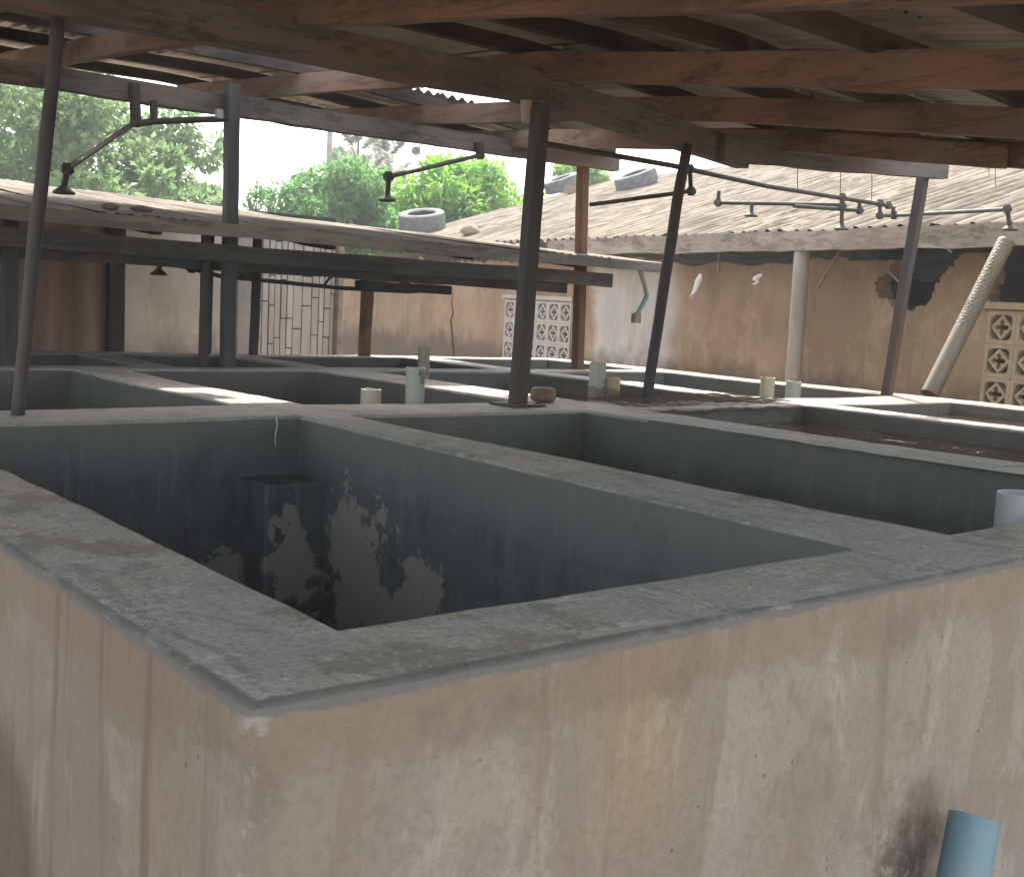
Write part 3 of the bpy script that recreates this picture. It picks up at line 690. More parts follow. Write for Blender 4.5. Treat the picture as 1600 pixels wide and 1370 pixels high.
# brown ribbed cladding left of the white wall
m = MB(); x0 = -3.0; x1 = wx(166); n = 170
for zz in (0.0, 2.36):
    for i in range(n + 1):
        a = x0 + (x1 - x0) * i / n; m.v.append(V((a, YL - .10 + .03 * math.sin(a * 17) + nz((a, 0, 0), 6) * .05, zz)))
for i in range(n): m.face([i, i + 1, n + 2 + i, n + 1 + i])
m.build('plank_cladding', 'plank', lb, 60)
m = MB(); m.beam((wx(171), YL - .12, 0), (wx(171), YL - .12, 2.3), .13, .13, 12, .01, up=(0, 1, 0)); m.build('corner_post', 'dark', lb)
m = MB(); m.beam((wx(380), YL - .05, 0), (wx(380), YL - .05, 2.3), .2, .1, 8, .01, up=(0, 1, 0)); m.build('corner_post', 'concrete', lb)
# panel of narrow split boards with dark joints
gate = None
gx0, gx1 = wx(398), wx(523)
m = MB(); m.box(((gx0 + gx1) / 2, YL + .05, 1.2), (gx1 - gx0, .02, 2.4)); backp = m.build('door_panel', 'dark', lb)
bw = [.075, .065, .06, .062, .06, .065, .095, .10, .075, .055, .07, .045]; sc_ = (gx1 - gx0) / (sum(bw)); xx = gx0
for i, b_ in enumerate(bw):
    b2 = b_ * sc_; z = .0; m = MB(); z = -random.uniform(0, .3)
    while z < 2.3:
        h = random.choice((.28, .36, .47, .62)); z1 = min(z + h, 2.34); z0 = max(z, 0)
        if z1 > z0: m.box((xx + b2 / 2, YL + .02 + random.uniform(-.006, .006), (z0 + z1) / 2), (b2 - .010, .03, z1 - z0 - .010))
        z = z1
    m.build('board', 'bamboo', backp, bevel=.003); xx += b2
m = MB(); m.box((gx1 + .03, YL, 1.15), (.05, .12, 2.3)); m.build('door_frame', 'fascia', lb)

# ------------------------------------------------------------------ right building
rb = thing('roadside_house', 'long brown plastered house at the back right under a weathered corrugated roof', 'house')
WA = V((7.786, 3.42, 0)); WB = V((8.631, 9.847, 0)); WD = (WB - WA).normalized(); WN = V((-WD.y, WD.x, 0))   # WN points to the tanks
def onw(px, py, off=0.0): return on(px, py, WA + WN * off, WN)
def uof(p): return (V(p) - WA).dot(WD)
def wp(u, z, off=0.0): return WA + WD * u + WN * off + V((0, 0, z))
U0, U1 = -3.6, 12.5
# openings
vl0 = uof(onw(892, 520)); vl1 = uof(onw(780, 520)); vr0 = uof(onw(1640, 560)) ; vr1 = uof(onw(1538, 560))
PITCH = .25
nl = max(3, round((vl1 - vl0) / PITCH)); vl1 = vl0 + nl * PITCH; nr = 3; vr0 = vr1 - nr * PITCH
holeL = (vl0, vl1, .87, .87 + 4 * PITCH - .12); holeL = (vl0, vl1, .72, .72 + 4 * PITCH); holeR = (vr0, vr1, 1.80 - 4 * PITCH, 1.80)
def topz(u):
    return 2.20 + .06 * nz((u, 0, 0), 1.2) + .02 * nz((u, 0, 0), 7)
hp = [(1372, 462), (1368, 440), (1385, 425), (1398, 412), (1376, 395), (1372, 385), (1500, 385), (1490, 412), (1465, 440), (1454, 474), (1430, 484), (1400, 480)]
hole_poly = [(uof(onw(*q)), onw(*q).z) for q in hp]
hp2 = [(1530, 385), (1640, 385), (1640, 470), (1600, 488), (1560, 478), (1535, 470), (1548, 430)]
hole_poly2 = [(uof(onw(*q)), onw(*q).z) for q in hp2]
def inpoly(u, z, P):
    c = False; j = len(P) - 1
    for i in range(len(P)):
        if (P[i][1] > z) != (P[j][1] > z) and u < (P[j][0] - P[i][0]) * (z - P[i][1]) / (P[j][1] - P[i][1]) + P[i][0]: c = not c
        j = i
    return c
ST = .025
def wallpiece(u0, u1, z0, z1, step, masked):
    m = MB(); nu = max(1, round((u1 - u0) / step)); nz_ = max(1, round((z1 - z0) / step)); vd = {}
    def keep(i, j):
        if not masked: return True
        if not (0 <= i < nu and 0 <= j < nz_): return False
        u = u0 + (u1 - u0) * (i + .5) / nu; z = z0 + (z1 - z0) * (j + .5) / nz_
        du = nz((u, z, 0), 9) * .02; dz = nz((u, z, 5), 9) * .02
        return z < topz(u) and not inpoly(u + du, z + dz, hole_poly) and not inpoly(u + du, z + dz, hole_poly2)
    def vt(i, j, k):
        if (i, j, k) not in vd:
            u = u0 + (u1 - u0) * i / nu; z = z0 + (z1 - z0) * j / nz_; vd[(i, j, k)] = len(m.v)
            if masked and 0 < i < nu and 0 < j < nz_: u += nz((u, z, 0), 23) * step * 1.1; z += nz((u, z, 9), 23) * step * 1.1
            m.v.append(wp(u, z, (0 if k == 0 else -.18) + (nz((u, z, 0), 1.3) * .02 if masked else 0)))
        return vd[(i, j, k)]
    for i in range(nu):
        for j in range(nz_):
            if not keep(i, j): continue
            m.face([vt(i, j, 0), vt(i + 1, j, 0), vt(i + 1, j + 1, 0), vt(i, j + 1, 0)])
            m.face([vt(i, j, 1), vt(i, j + 1, 1), vt(i + 1, j + 1, 1), vt(i + 1, j, 1)])
            for di, dj, a, b_ in ((-1, 0, (i, j), (i, j + 1)), (1, 0, (i + 1, j), (i + 1, j + 1)), (0, -1, (i, j), (i + 1, j)), (0, 1, (i, j + 1), (i + 1, j + 1))):
                ii, jj = i + di, j + dj
                if (0 <= ii < nu and 0 <= jj < nz_ and keep(ii, jj)): continue
                m.face([vt(*a, 0), vt(*b_, 0), vt(*b_, 1), vt(*a, 1)])
    m.build('wall', 'brownwall', rb, 30)
ub = [U0, holeR[0], holeR[1], holeL[0], holeL[1], U1]
wallpiece(U0, holeR[0], 0, 2.35, ST * 1.6, True)
wallpiece(holeR[0], holeR[1], 0, holeR[2], .1, False); wallpiece(holeR[0], holeR[1], holeR[3], 2.35, ST, True)
wallpiece(holeR[1], holeL[0], 0, 2.35, ST, True)
wallpiece(holeL[0], holeL[1], 0, holeL[2], .1, False); wallpiece(holeL[0], holeL[1], holeL[3], 2.35, ST * 1.6, True)
wallpiece(holeL[1], U1, 0, 2.35, ST * 2, True)
# rear and end walls close the dark rooms
m = MB()
m.beam(wp(U0, 1.5, -3.6), wp(U1, 1.5, -3.6), .15, 3.0, 4, 0); m.beam(wp(U0 - .08, 1.3, 0), wp(U0 - .08, 1.3, -3.6), .15, 2.6, 4, 0); m.beam(wp(U1 + .08, 1.3, 0), wp(U1 + .08, 1.3, -3.6), .15, 2.6, 4, 0)
m.build('rear_wall', 'brownwall', rb)
# ventilation blocks
def vent_block(u, z, mat):
    """square frame with a lozenge ring and four petals inside"""
    m = MB(); h = PITCH / 2; o = h - .032; T = .07; c = (u, z)
    def P(a, b_, k): return wp(c[0] + a, c[1] + b_, .012 - k * T)
    def ring(outer, inner, t0=0.0, t1=1.0):
        b = len(m.v); n = len(outer)
        for k in (t0, t1):
            for q in outer: m.v.append(P(q[0], q[1], k))
            for q in inner: m.v.append(P(q[0], q[1], k))
        for i in range(n):
            j = (i + 1) % n
            m.face([b + i, b + j, b + n + j, b + n + i]); m.face([b + 2 * n + j, b + 2 * n + i, b + 3 * n + i, b + 3 * n + j])
            m.face([b + n + i, b + n + j, b + 3 * n + j, b + 3 * n + i]); m.face([b + j, b + i, b + 2 * n + i, b + 2 * n + j])
    h2 = h - .0012
    ring([(-h2, -h2), (h2, -h2), (h2, h2), (-h2, h2)], [(-o, -o), (o, -o), (o, o), (-o, o)])
    d1 = o + .001; d2 = o - .030
    ring([(0, -d1), (d1, 0), (0, d1), (-d1, 0)], [(0, -d2), (d2, 0), (0, d2), (-d2, 0)], .15, .85)
    for k in range(4):     # petals pointing at the middle
        a = math.pi / 4 + k * math.pi / 2; ca, sa = math.cos(a), math.sin(a); b = len(m.v)
        for t in (.2, .8):
            for r_, s_ in ((.022, 0), (.04, .014), (.062, 0), (.04, -.014)):
                m.v.append(P(ca * r_ - sa * s_, sa * r_ + ca * s_, t))
        m.face([b, b + 1, b + 2, b + 3]); m.face([b + 7, b + 6, b + 5, b + 4])
        for i in range(4): j = (i + 1) % 4; m.face([b + i, b + 4 + i, b + 4 + j, b + j])
    for k in range(4):     # small corner fillets
        a = math.pi / 4 + k * math.pi / 2; ca, sa = math.cos(a), math.sin(a); L = o * 1.414; b = len(m.v)
        for t in (.1, .9):
            for r_, s_ in ((L - .001, 0), (L - .028, .027), (L - .020, 0), (L - .028, -.027)): m.v.append(P(ca * r_ - sa * s_, sa * r_ + ca * s_, t))
        m.face([b, b + 1, b + 2, b + 3]); m.face([b + 7, b + 6, b + 5, b + 4])
        for i in range(4): j = (i + 1) % 4; m.face([b + i, b + 4 + i, b + 4 + j, b + j])
    m.build('ventilation_block', mat, rb)
for (h0, h1, z0, z1), mt in ((holeL, 'ventwhite'), (holeR, 'vent')):
    for i in range(round((h1 - h0) / PITCH)):
        for j in range(round((z1 - z0) / PITCH)): vent_block(h0 + (i + .5) * PITCH, z0 + (j + .5) * PITCH, mt)
# lintel board and small sill over the right vents
m = MB(); m.beam(wp(holeR[0], holeR[3] + .03, .02), wp(holeR[1] + .08, holeR[3] + .035, .02), .06, .05, 8, .006); m.build('lintel', 'vent', rb)
m = MB(); m.beam(wp(holeL[0] - .04, holeL[3] + .04, .015), wp(holeL[1] + .04, holeL[3] + .04, .015), .05, .05, 8, .006); m.build('lintel', 'ventwhite', rb)
# crack running down the far part of the wall
pts = [onw(px, py, .004) for px, py in ((709, 455), (706, 475), (708, 490), (704, 500), (706, 520), (707, 535), (709, 560))]
m = MB(); m.tube(pts, .011, 5); m.build('crack', 'dark', rb)
# fascia, timber plate and roof
OFF = .42
fl = [on(px, py, WA + WN * OFF, WN) for px, py in ((1640, 359), (1600, 361), (1240, 386), (1000, 385), (872, 392))]
m = MB(); uu = [uof(p) for p in fl]; zf = sum(p.z for p in fl[1:4]) / 3
zfa = [2.335 + .0 * u for u in uu]
e0, e1 = -3.6, uof(on(860, 390, WA + WN * OFF, WN))
m.beam(wp(e0, zf + .01, OFF + .02), wp(e1, zf + .01, OFF + .02), .04, .165, 60, .018, seed=11); m.build('fascia', 'fascia', rb)
RS = math.tan(R_(17.3)); vR = (-WN + V((0, 0, RS))).normalized(); nR = V((-vR.z * -WN.x, -vR.z * -WN.y, 1)).normalized()
nR = WD.cross(-vR).normalized()
if nR.z < 0: nR = -nR
k = 0; u = e0 - .1
while u < 10.6:
    u1 = min(u + .85, 10.7)
    for r, (s0, s1) in enumerate(((-.02, 2.5), (2.4, 5.0))):
        base = wp(u, zf + .075, OFF) + vR * s0; sk2 = random.uniform(-.012, .012)
        m = MB(); corr(m, base + nR * (.008 * (k % 2) + .014 * (1 - r)), WD + vR * sk2, vR, u1 - u, s1 - s0 + random.uniform(-.05, .03), nR, period=.15, amp=.026, nv=10, sag=.012, seed=k * 2.3 + r, per=6)
        m.build('roof_sheet', 'roofX', rb, 180)
    u += .80; k += 1
m = MB()
for s_ in (.5, 1.3, 2.1, 2.9, 3.7, 4.6): 
    b0 = wp(e0, zf + .03, OFF) + vR * s_ - nR * .0; m.beam(b0, b0 + WD * (10.4 - e0), .05, .05, 20, .008, seed=s_)
m.build('roof_batten', 'dark', rb); rb.children[-1] if False else None
for o in [o for o in col.objects if o.name.startswith('roof_batten')]: pass
# ridge and rear slope
m = MB(); top = wp(e0, zf + .075, OFF) + vR * 4.95; dn = (-WN + V((0, 0, -RS))).normalized(); corr(m, top, WD, dn, 14.0, 3.4, (nR.x * -1, nR.y, nR.z), period=.09, amp=.012, nv=4); m.build('rear_slope', 'roofX', rb, 180)
# round prop under the eaves
a = atZ(1241, 598, 1.2); yy = 5.6; b0 = on(1243, 600, wp(0, 0, .35), WN); t0 = on(1254, 388, wp(0, 0, .38), WN); b0.z = 0; b0.x += (b0 - b0).x
foot = V(on(1238, 612, wp(0, 0, .35), WN)); dirn = (t0 - foot); foot0 = foot - dirn * (foot.z / dirn.z)
m = MB(); m.tube([foot0.lerp(t0, i / 10) for i in range(11)], .068, 18, wob=.006); m.build('eaves_prop', 'column', rb, 60)
# timber lath ends and battens hanging loose beneath the eaves
for (ax, ay), (bx, by), wd, mt, off in (((1314, 388), (1278, 450), .03, 'rafter', .3), ((1124, 392), (1122, 424), .03, 'fascia', .3), ((1390, 425), (1405, 442), .03, 'fascia', .1), ((1470, 378), (1486, 394), .02, 'rag', .1)):
    m = MB(); m.beam(onw(ax, ay, off), onw(bx, by, off), wd, .012, 6, .006, up=(0, 1, 0)); m.build('broken_lath', mt, rb)
# dark sheets added as painted shade in the wall hole and eaves gap
def rumpled_sheet(px0, py0, px1, py1, off, mat, name, parent, n=14, amp=.06):
    m = MB()
    for j in range(n + 1):
        for i in range(n + 1):
            s_ = i / n; t_ = j / n; p = onw(px0 + (px1 - px0) * s_, py0 + (py1 - py0) * t_ + 8 * nz((s_ * 4, t_, 0), 1), off); m.v.append(p + WN * (nz((s_ * 5, t_ * 4, 2), 1) * amp))
    for j in range(n):
        for i in range(n): q = j * (n + 1) + i; m.face([q, q + 1, q + n + 2, q + n + 1])
    o = m.build(name, mat, parent, 180); s = o.modifiers.new('t', 'SOLIDIFY'); s.thickness = .004; return o
rumpled_sheet(1376, 388, 1500, 440, -.24, 'hole_shade', 'shade_sheet', rb); rumpled_sheet(1060, 396, 1240, 412, .04, 'hole_shade', 'shade_sheet', rb, amp=.03)

# ------------------------------------------------------------------ loose things on and round the roofs
def rag(px, pts, label):
    m = MB(); n = len(pts)
    for i, (x_, y_, w_) in enumerate(pts):
        for s_ in (-1, 0, 1): m.v.append(onw(x_ + s_ * w_, y_, .36) + WN * (.012 * (s_ == 0) + .01 * math.sin(i * 2)))
    for i in range(n - 1):
        for k in (0, 1): q = i * 3 + k; m.face([q, q + 1, q + 4, q + 3])
    c = sum(m.v, V((0, 0, 0))) / len(m.v); o = m.build('rag', 'rag', None, 180, loc=c); s = o.modifiers.new('t', 'SOLIDIFY'); s.thickness = .005
    tag(o, label, 'rag', 'white rags under the eaves')
rag(0, [(1095, 428, 1.5), (1093, 438, 5), (1088, 448, 4), (1084, 458, 3), (1081, 464, 1)], 'long twisted white rag dangling below the fascia beside the thin leaning post')
rag(0, [(1190, 428, 1), (1186, 432, 6), (1180, 436, 5), (1184, 441, 2), (1178, 445, 3)], 'small crumpled white rag against the brown wall left of the round prop')
# bent downpipe at the awning's end
ps = [atY(1001, 423, 5.22), atY(1008, 448, 5.25), atY(1011, 462, 5.25), atY(1003, 478, 5.25), atY(996, 490, 5.25)]
m = MB(); m.tube(ps[:3], .018, 10, 0, wob=.003); m.tube(ps[2:], .018, 10, 1, wob=.003); q = atY(994, 497, 5.25); m.box(q, (.055, .05, .075), 0)
m.build('downpipe', ['column', 'pvc_blue'], None, 50, loc=ps[0]); tag(bpy.data.objects['downpipe'], 'short crooked bluish downpipe hanging from the right end of the awning', 'pipe')
# tyres
def tyre(name, c, axis, R0, wd, label):
    c = V(c); ax = V(axis).normalized(); u = ax.cross(V((0, 1, 0.01))).normalized(); v = ax.cross(u); n = 40
    prof = [(.62, -.42), (.70, -.5), (.92, -.5), (.985, -.42), (1, -.2), (1, 0), (1, .2), (.985, .42), (.92, .5), (.70, .5), (.62, .42), (.66, .30), (.86, .38), (.90, 0), (.86, -.38), (.66, -.30)]
    m = MB(); K = len(prof)
    for i in range(n):
        a = 2 * math.pi * i / n
        for j, (r_, h) in enumerate(prof):
            rr = R0 * (r_ + (.012 if (i % 2 and 3 <= j <= 7) else 0)); m.v.append(c + (u * math.cos(a) + v * math.sin(a)) * rr + ax * (h * wd))
    for i in range(n):
        for j in range(K): a = i * K + j; b_ = i * K + (j + 1) % K; c_ = ((i + 1) % n) * K; m.face([a, b_, c_ + (j + 1) % K, c_ + j])
    tag(m.build(name, 'tyre', None, 40, loc=c), label, 'tyre', 'old tyres weighing down the roof')
def roofpt(px, py):   # on the right roof's surface
    return on(px, py, wp(0, zf + .09, OFF), nR)
t0 = roofpt(673, 362)
D = depth(t0); tyre('tyre', t0 + nR * .19 - vR*.1, nR + V((.05, -.18, 0)), 36.0 * D / FPX, 26 * D / FPX, 'dusty old tyre lying flat on the roof in front of the bright green bush')
for px, py, L, lab, dd in ((996, 292, 66, 'old grey tyre seen edge-on near the top of the right roof', (1, -.55, .1)), (880, 297, 56, 'old grey tyre edge-on on the roof, just right of the thick middle post', (1, -.45, .1))):
    t1 = roofpt(px, py); D = depth(t1); R0 = L / 2 * D / FPX
    tyre('tyre', t1 + nR * (.11), nR + V((-.12, .04, 0)), R0 * 1.02, .21, lab)
b1 = roofpt(893, 304); m = MB(); m.beam(b1 + V((-.12, -.02, .06)), b1 + V((.12, .05, .07)), .11, .12, 3, .006); tag(m.build('brick', 'brick', None, loc=b1, bevel=.006), 'red clay brick lying on the right roof beside the edge-on tyre', 'brick')
def rock(c, s, mat, name, label, cat, group=None, seed=1):
    bm = bmesh.new(); bmesh.ops.create_icosphere(bm, subdivisions=3, radius=1); m = MB()
    for v in bm.verts:
        p = v.co * (1 + .28 * nz(v.co, 1.3, seed) + .08 * nz(v.co, 4, seed)); m.v.append(V(c) + V((p.x * s[0], p.y * s[1], p.z * s[2])))
    for f in bm.faces: m.face([v.index for v in f.verts])
    bm.free(); tag(m.build(name, mat, None, 35, loc=c), label, cat, group)
def awpt(px, py):
    p = None
    for y in [YE + i * .02 for i in range(200)]:
        q = atY(px, py, y)
        if awz(q.x, y) >= q.z: return q
    return atY(px, py, YE + .3)
for px, py, s, lab in ((172, 331, (.045, .035, .02), 'smaller brown stone near the awning edge, left one of two'), (221, 334, (.06, .04, .018), 'larger flat brown stone near the awning edge, right one of two')):
    p = awpt(px, py + 2); rock(p + V((0, 0, .035)), s, 'stone', 'stone', lab, 'stone', 'stones on the awning', px)
p = roofpt(738, 368); rock(p + nR * .05, (.16, .10, .08), 'stone', 'stone', 'low brown clod on the lower left of the right-hand roof beyond the awning', 'stone', None, 5)
# brick by the foot of the middle post
p = atZ(846, 628, HT); m = MB(); p.z -= .004; m.beam(p + V((-.05, .03, .040)), p + V((.05, -.035, .040)), .085, .068, 4, .006)
tag(m.build('brick', 'brick', None, loc=p, bevel=.02), 'worn rounded clay brick on the tank rim beside the foot of the thick middle post', 'brick')

# ------------------------------------------------------------------ pipe stubs standing in the basins
def stub(px, ptop, Y, dia, mat, label, lean=(0, 0), notch=False, base=.1, group='upright plastic pipe stubs in the basins', grime=None):
    t = atY(px, ptop, Y); b0 = V((t.x - lean[0], t.y - lean[1], base)); m = MB(); n = 24; r = dia / 2; th = .0055; rows_ = 10
    d = (t - b0).normalized(); u = d.cross(V((0, 1, 0))).normalized(); v = d.cross(u)
    def P(k, s, rad):
        a = 2 * math.pi * k / n; q = b0.lerp(t, s) + (u * math.cos(a) + v * math.sin(a)) * rad
        if s == 1:
            q -= d * (.004 + .006 * nz((math.cos(a), math.sin(a), px), 1.5))
            if notch:
                dirc = (u * math.cos(a) + v * math.sin(a)); f = dirc.dot(V((.25, -.97, 0))); 
                if f > .86: q -= d * .075 * min(1, (f - .86) / .10)
        return q
    ss = [0, .3, .6, .8, .9, .94, .97, 1]
    for s in ss: m.v += [P(k, s, r) for k in range(n)]
    for s in reversed(ss[3:]): m.v += [P(k, s, r - th) for k in range(n)]
    K = len(ss) + len(ss[3:])
    for i in range(K - 1):
        for k in range(n): j = (k + 1) % n; m.face([i * n + k, i * n + j, (i + 1) * n + j, (i + 1) * n + k])
    tag(m.build('pipe_stub', mat, None, 50, loc=b0), label, 'pipe stub', group)
stub(580, 607, 3.45, .094, 'pvc_cream', 'short cream pipe stub rising behind the cross wall, left of the notched stub')
stub(650, 573, 3.40, .09, 'pvc_green', 'taller pale pipe stub with a dark notch cut in its mouth', notch=True)
stub(663, 541, 4.9, .075, 'column', 'thin brownish pipe stub rising just behind the notched stub')
stub(934.5, 565, 3.34, .087, 'pvc_green', 'tall pale green pipe stub, taller of the pair behind the netting')
stub(957, 588.5, 3.30, .084, 'pvc_orange', 'shorter orange cream pipe stub, right of the tall green one behind the netting')
stub(1200, 589, 3.72, .092, 'pvc_cream', 'chipped cream pipe stub left of the foot of the round prop')
stub(1240.5, 595, 3.72, .10, 'pvc_green', 'pale bluish pipe stub in front of the foot of the round prop')
stub(1596, 768, .36, .118, 'pvc_grey', 'grey pipe stub at the right edge, just behind the front rim', group='upright plastic pipe stubs in the basins')
# blue outlet pipe leaning on the front wall
top = atY(1523, 1277, -.075); bot = atY(1496, 1420, -.10); dr_ = (bot - top).normalized(); bot = top + dr_ * (top.z + .02) / abs(dr_.z)
m = MB(); m.tube([bot.lerp(top, i / 12) for i in range(13)], .047, 28, inner=.042, innerdepth=.12)
tag(m.build('drain_pipe', 'pvc_blue', None, 50, loc=bot), 'open-ended blue plastic drain pipe leaning on the front wall at the lower right', 'drain pipe')
# long perforated pipe leaning on the eaves
def perforated():
    base = atZ(1452, 617, HT + .0); top_ = atY(1572, 378, base.y - .06); d = (top_ - base).normalized(); L = (top_ - base).length; r = .060
    u = d.cross(V((0, 1, 0))).normalized(); v = d.cross(u); m = MB(); nA, nL = 48, 150
    r += 0
    def P(i, j, rr=r): a = 2 * math.pi * i / nA; return base + d * (L * j / nL) + (u * math.cos(a) + v * math.sin(a)) * rr
    for j in range(nL + 1):
        for i in range(nA): m.v.append(P(i, j))
    for j in range(nL):
        s = j / nL
        for i in range(nA):
            if .42 < s < .97 and j % 3 == 1 and (i + (j // 3) % 2 * 2) % 4 == 1: continue        # drilled holes
            k = (i + 1) % nA; m.face([j * nA + i, j * nA + k, (j + 1) * nA + k, (j + 1) * nA + i])
    o = m.build('perforated_pipe', 'pvc_dirty', None, 60, loc=base); s_ = o.modifiers.new('t', 'SOLIDIFY'); s_.thickness = .005; s_.offset = -1
    tag(o, 'long cream perforated pipe leaning from the tank rim to the eaves at the far right', 'perforated pipe')
perforated()
# netting draped over the water and in front of the two stubs
def net():
    m = MB(); b = 0
    def strip(fn, nu, nv):
        b = len(m.v)
        for j in range(nv + 1):
            for i in range(nu + 1): m.v.append(fn(i / nu, j / nv))
        for j in range(nv):
            for i in range(nu): q = b + j * (nu + 1) + i; m.face([q, q + 1, q + nu + 2, q + nu + 1])
    strip(lambda s, t: V((3.24 + s * .50, 3.19 - .02 * math.sin(s * 6) + t * .015, 1.205 + t * (.075 - .03 * s) + .006 * math.sin(s * 20))), 42, 6)
    strip(lambda s, t: V((3.40 + s * 1.22, 2.72 + t * .50, 1.215 + .018 * nz((s * 6, t * 3, 1), 1.2) + .015 * nz((s * 20, t * 9, 1), 1) - .03 * (1 - t) * (t < .25))), 90, 34)
    o = m.build('netting', 'net', None, loc=(3.9, 2.95, 1.2)); w_ = o.modifiers.new('w', 'WIREFRAME'); w_.thickness = .0028; w_.use_replace = True
    tag(o, 'crumpled brown netting draped over the cross wall behind the thick middle post', 'netting')
net()

# ------------------------------------------------------------------ trees beyond the roofs
import array
def leaves_mesh(name, clumps, n, size, mat, parent, shape=1.0, droop=0.0, seed=1, aspect=.45, loc=None):
    rnd = random.Random(seed); vs = []; fs = []
    tot = sum(c[1] ** 2 for c in clumps)
    for c, r in clumps:
        for _ in range(int(n * r * r / tot)):
            d = V((rnd.gauss(0, 1), rnd.gauss(0, 1), rnd.gauss(0, 1))); d.normalize(); rr = r * (rnd.random() ** .45)
            p = V(c) + V((d.x * rr, d.y * rr, d.z * rr * shape))
            ax = (d + V((rnd.uniform(-1, 1), rnd.uniform(-1, 1), rnd.uniform(-1, 1) - droop))).normalized()
            sd_ = ax.cross(V((rnd.uniform(-1, 1), rnd.uniform(-1, 1), rnd.uniform(-1, 1)))).normalized()
            L = size * rnd.uniform(.6, 1.3); W = L * aspect; b = len(vs); nn = ax.cross(sd_)
            vs += [p, p + ax * L * .45 + sd_ * W * .5 + nn * W * .12, p + ax * L, p + ax * L * .45 - sd_ * W * .5 + nn * W * .12]
            fs.append((b, b + 1, b + 2, b + 3))
    m = MB(); m.v = vs; m.f = fs; m.mi = [0] * len(fs); return m.build(name, mat, parent, loc=loc)
def tree(name, label, cat, px, pyc, Y, Rw, Rh, nclump, n, size, mat, seed, group=None, trunk=.12, shape=.8, droop=.3, cr=.3, aspect=.45):
    rnd = random.Random(seed); c = atY(px, pyc, Y); t = thing(name, label, cat, (c.x, c.y, 0), group); clumps = []
    for _ in range(nclump):
        a = rnd.uniform(0, 2 * math.pi); rr = rnd.random() ** .6; zz = rnd.uniform(-1, 1)
        lim = math.sqrt(max(0, 1 - (max(0, zz)) ** 2)); p = c + V((math.cos(a) * Rw * rr * lim, math.sin(a) * Rw * rr * lim, zz * Rh)); clumps.append((p, Rw * cr * rnd.uniform(.6, 1.25)))
    leaves_mesh('crown', clumps, n, size, mat, t, shape, droop, seed, aspect)
    m = MB(); fork = V((c.x, c.y, c.z - Rh * .75)); m.tube([V((c.x + .1, c.y, -.1)), V((c.x - .05, c.y + .05, fork.z * .5)), fork], trunk, 10, r1=trunk * .7, wob=.05)
    for p, r in rnd.sample(clumps, min(14, len(clumps))):
        mid = fork.lerp(p, .5) + V((rnd.uniform(-.15, .15), rnd.uniform(-.15, .15), .1)); m.tube([fork, mid, p], trunk * .45, 6, r1=trunk * .08)
    m.build('trunk', 'bark', t, 180); return t
TG = 'trees beyond the roofs'
tree('broadleaf_tree', 'tall pale hazy broadleaf tree at the far left behind the awning', 'tree', 95, 250, 17, 2.35, 1.15, 70, 17000, .15, 'leafA', 11, TG, .16, .7, .4, .17, .5)
tree('broadleaf_tree', 'lower spreading pale tree between the left tree and the square post, feathery tips', 'tree', 245, 292, 15.5, 1.0, .42, 30, 5500, .13, 'leafA', 12, TG, .09, .7, .3, .22, .5)
tree('bushy_tree', 'rounded mid-green bushy tree in the centre left, beneath the feathery pines', 'tree', 520, 325, 15, 1.05, .55, 34, 13000, .125, 'leafB', 13, TG, .1, .8, .5, .30, .4)
tree('leafy_bush', 'bright yellow-green broad-leaved bush behind the flat tyre', 'bush', 722, 318, 15.5, 1.3, .50, 46, 12500, .17, 'leafC', 14, TG, .08, .85, .7, .30, .38)
tree('leafy_bush', 'small bright green bush glimpsed between the thick middle post and the reddish post', 'bush', 893, 278, 17.5, .55, .32, 12, 2500, .15, 'leafC', 15, TG, .06, .8, .4, .35, .4)
tree('sapling', 'tiny thin sapling standing alone just right of the square post above the awning', 'sapling', 402, 318, 14, .16, .22, 12, 260, .10, 'leafB', 16, None, .02, .8, .2, .4, .35)
# feathery pines: thin upright sprays
def pine(px, Y, ztop_py, label, seed, wd=.5):
    rnd = random.Random(seed); top = atY(px, ztop_py, Y); t = thing('feathery_pine', label, 'pine tree', (top.x, top.y, 0), 'feathery pines')
    m = MB(); m.tube([V((top.x, top.y, 0)), V((top.x + .05, top.y, top.z * .6)), top], .09, 8, r1=.015, wob=.03); br = []
    for i in range(42):
        z = top.z * rnd.uniform(.35, .99); f = (1 - z / top.z) ** .6 * wd * 2.2 + .08; a = rnd.uniform(0, 6.28); b0 = V((top.x, top.y, z)); e = b0 + V((math.cos(a) * f, math.sin(a) * f, f * .9)); m.tube([b0, b0.lerp(e, .5) + V((0, 0, -.03)), e], .005, 4, r1=.002); br.append((b0, e))
    m.build('trunk', 'bark', t, 180)
    vs = []; fs = []
    for b0, e in br:
        for _ in range(260):
            p = b0.lerp(e, rnd.uniform(.25, 1.05)); d = V((rnd.uniform(-1, 1), rnd.uniform(-1, 1), rnd.uniform(-.6, 1))).normalized(); L = rnd.uniform(.12, .3); s = d.cross(V((rnd.random(), rnd.random(), rnd.random()))).normalized() * .008; b = len(vs)
            vs += [p - s, p + s, p + d * L]; fs.append((b, b + 1, b + 2))
    q = MB(); q.v = vs; q.f = fs; q.mi = [0] * len(fs); q.build('crown', 'leafD', t)
pine(560, 19, 192, 'tallest feathery grey pine, right beside the utility pole', 31, .6)
pine(606, 20, 205, 'feathery grey pine right of the tallest one, behind the small shower head', 32, .5)
pine(535, 21, 232, 'shorter feathery pine half hidden behind the utility pole', 33, .4)
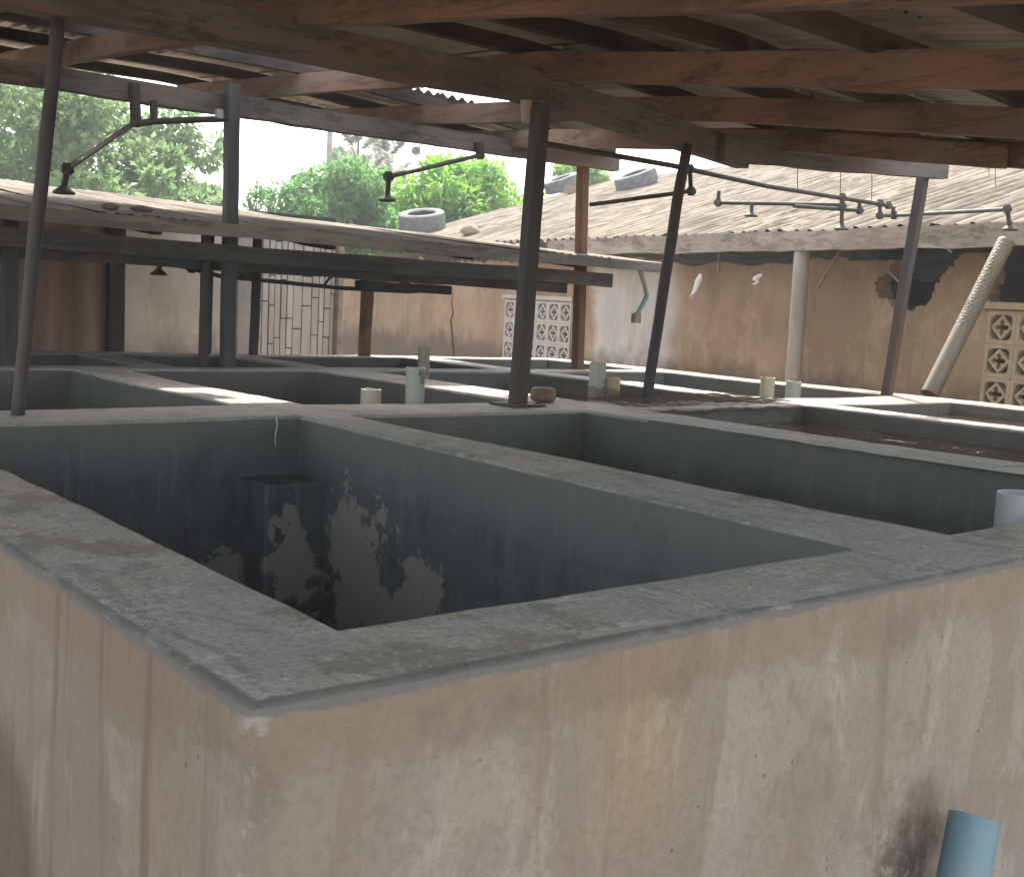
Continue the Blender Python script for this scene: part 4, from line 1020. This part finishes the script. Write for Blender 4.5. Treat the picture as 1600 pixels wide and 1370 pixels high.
# utility pole, wire, dish
p = atY(516, 190, 18); m = MB(); m.tube([V((p.x, p.y, 0)), V((p.x, p.y, p.z + .9))], .055, 12, r1=.05); up = m.build('utility_pole', 'concrete', None, 60, loc=(p.x, p.y, 0)); tag(up, 'plain grey utility pole rising beside the feathery pines', 'pole')
a = atY(290, 252, 18.2); b_ = atY(500, 215, 18.05); m = MB(); m.tube([a + (a - b_) * 1.5] + [a.lerp(b_, t / 8) + V((0, 0, -.10 * math.sin(math.pi * t / 8))) for t in range(9)] + [atY(516, 211, 18.02)], .008, 5)
tag(m.build('overhead_wire', 'wire', None, loc=b_), 'thin sagging overhead wire crossing the white sky to the utility pole', 'wire')
p = atY(650, 236, 18); dt = thing('satellite_dish', 'small round dish on a thin mast in the sky above the bright green bush', 'satellite dish', (p.x, p.y, 0))
m = MB(); m.tube([V((p.x + .08, p.y, 0)), V((p.x + .08, p.y, p.z + .1))], .012, 8); m.build('mast', 'pipe', dt)
m = MB(); n = 20; ax = (CAM - p).normalized() + V((0, 0, .3)); ax.normalize(); u = ax.cross(V((0, 0, 1))).normalized(); v = ax.cross(u)
for r_, h in ((.0, -.025), (.05, -.02), (.09, 0)):
    for k in range(n): a = 6.2832 * k / n; m.v.append(p + (u * math.cos(a) + v * math.sin(a)) * r_ + ax * h)
for i in range(2):
    for k in range(n): j = (k + 1) % n; m.face([i * n + k, i * n + j, (i + 1) * n + j, (i + 1) * n + k])
o = m.build('dish', 'tyre', dt, 180); s = o.modifiers.new('t', 'SOLIDIFY'); s.thickness = .006

# ------------------------------------------------------------------ thin haze volume added round everything in place of a lens veil
hm = bpy.data.materials.new('veil_haze'); hm.use_nodes = True; t = hm.node_tree; t.nodes.clear()
o = t.nodes.new('ShaderNodeOutputMaterial'); v = t.nodes.new('ShaderNodeVolumePrincipled'); v.inputs['Density'].default_value = .006
v.inputs['Color'].default_value = (.92, .94, .96, 1); t.links.new(v.outputs[0], o.inputs['Volume']); MAT['haze'] = hm
m = MB(); m.box((3, 4, 4.2), (260, 260, 12.0)); tag(m.build('haze', 'haze'), 'thin pale haze volume added in place of a lens veil', 'haze', kind='stuff')
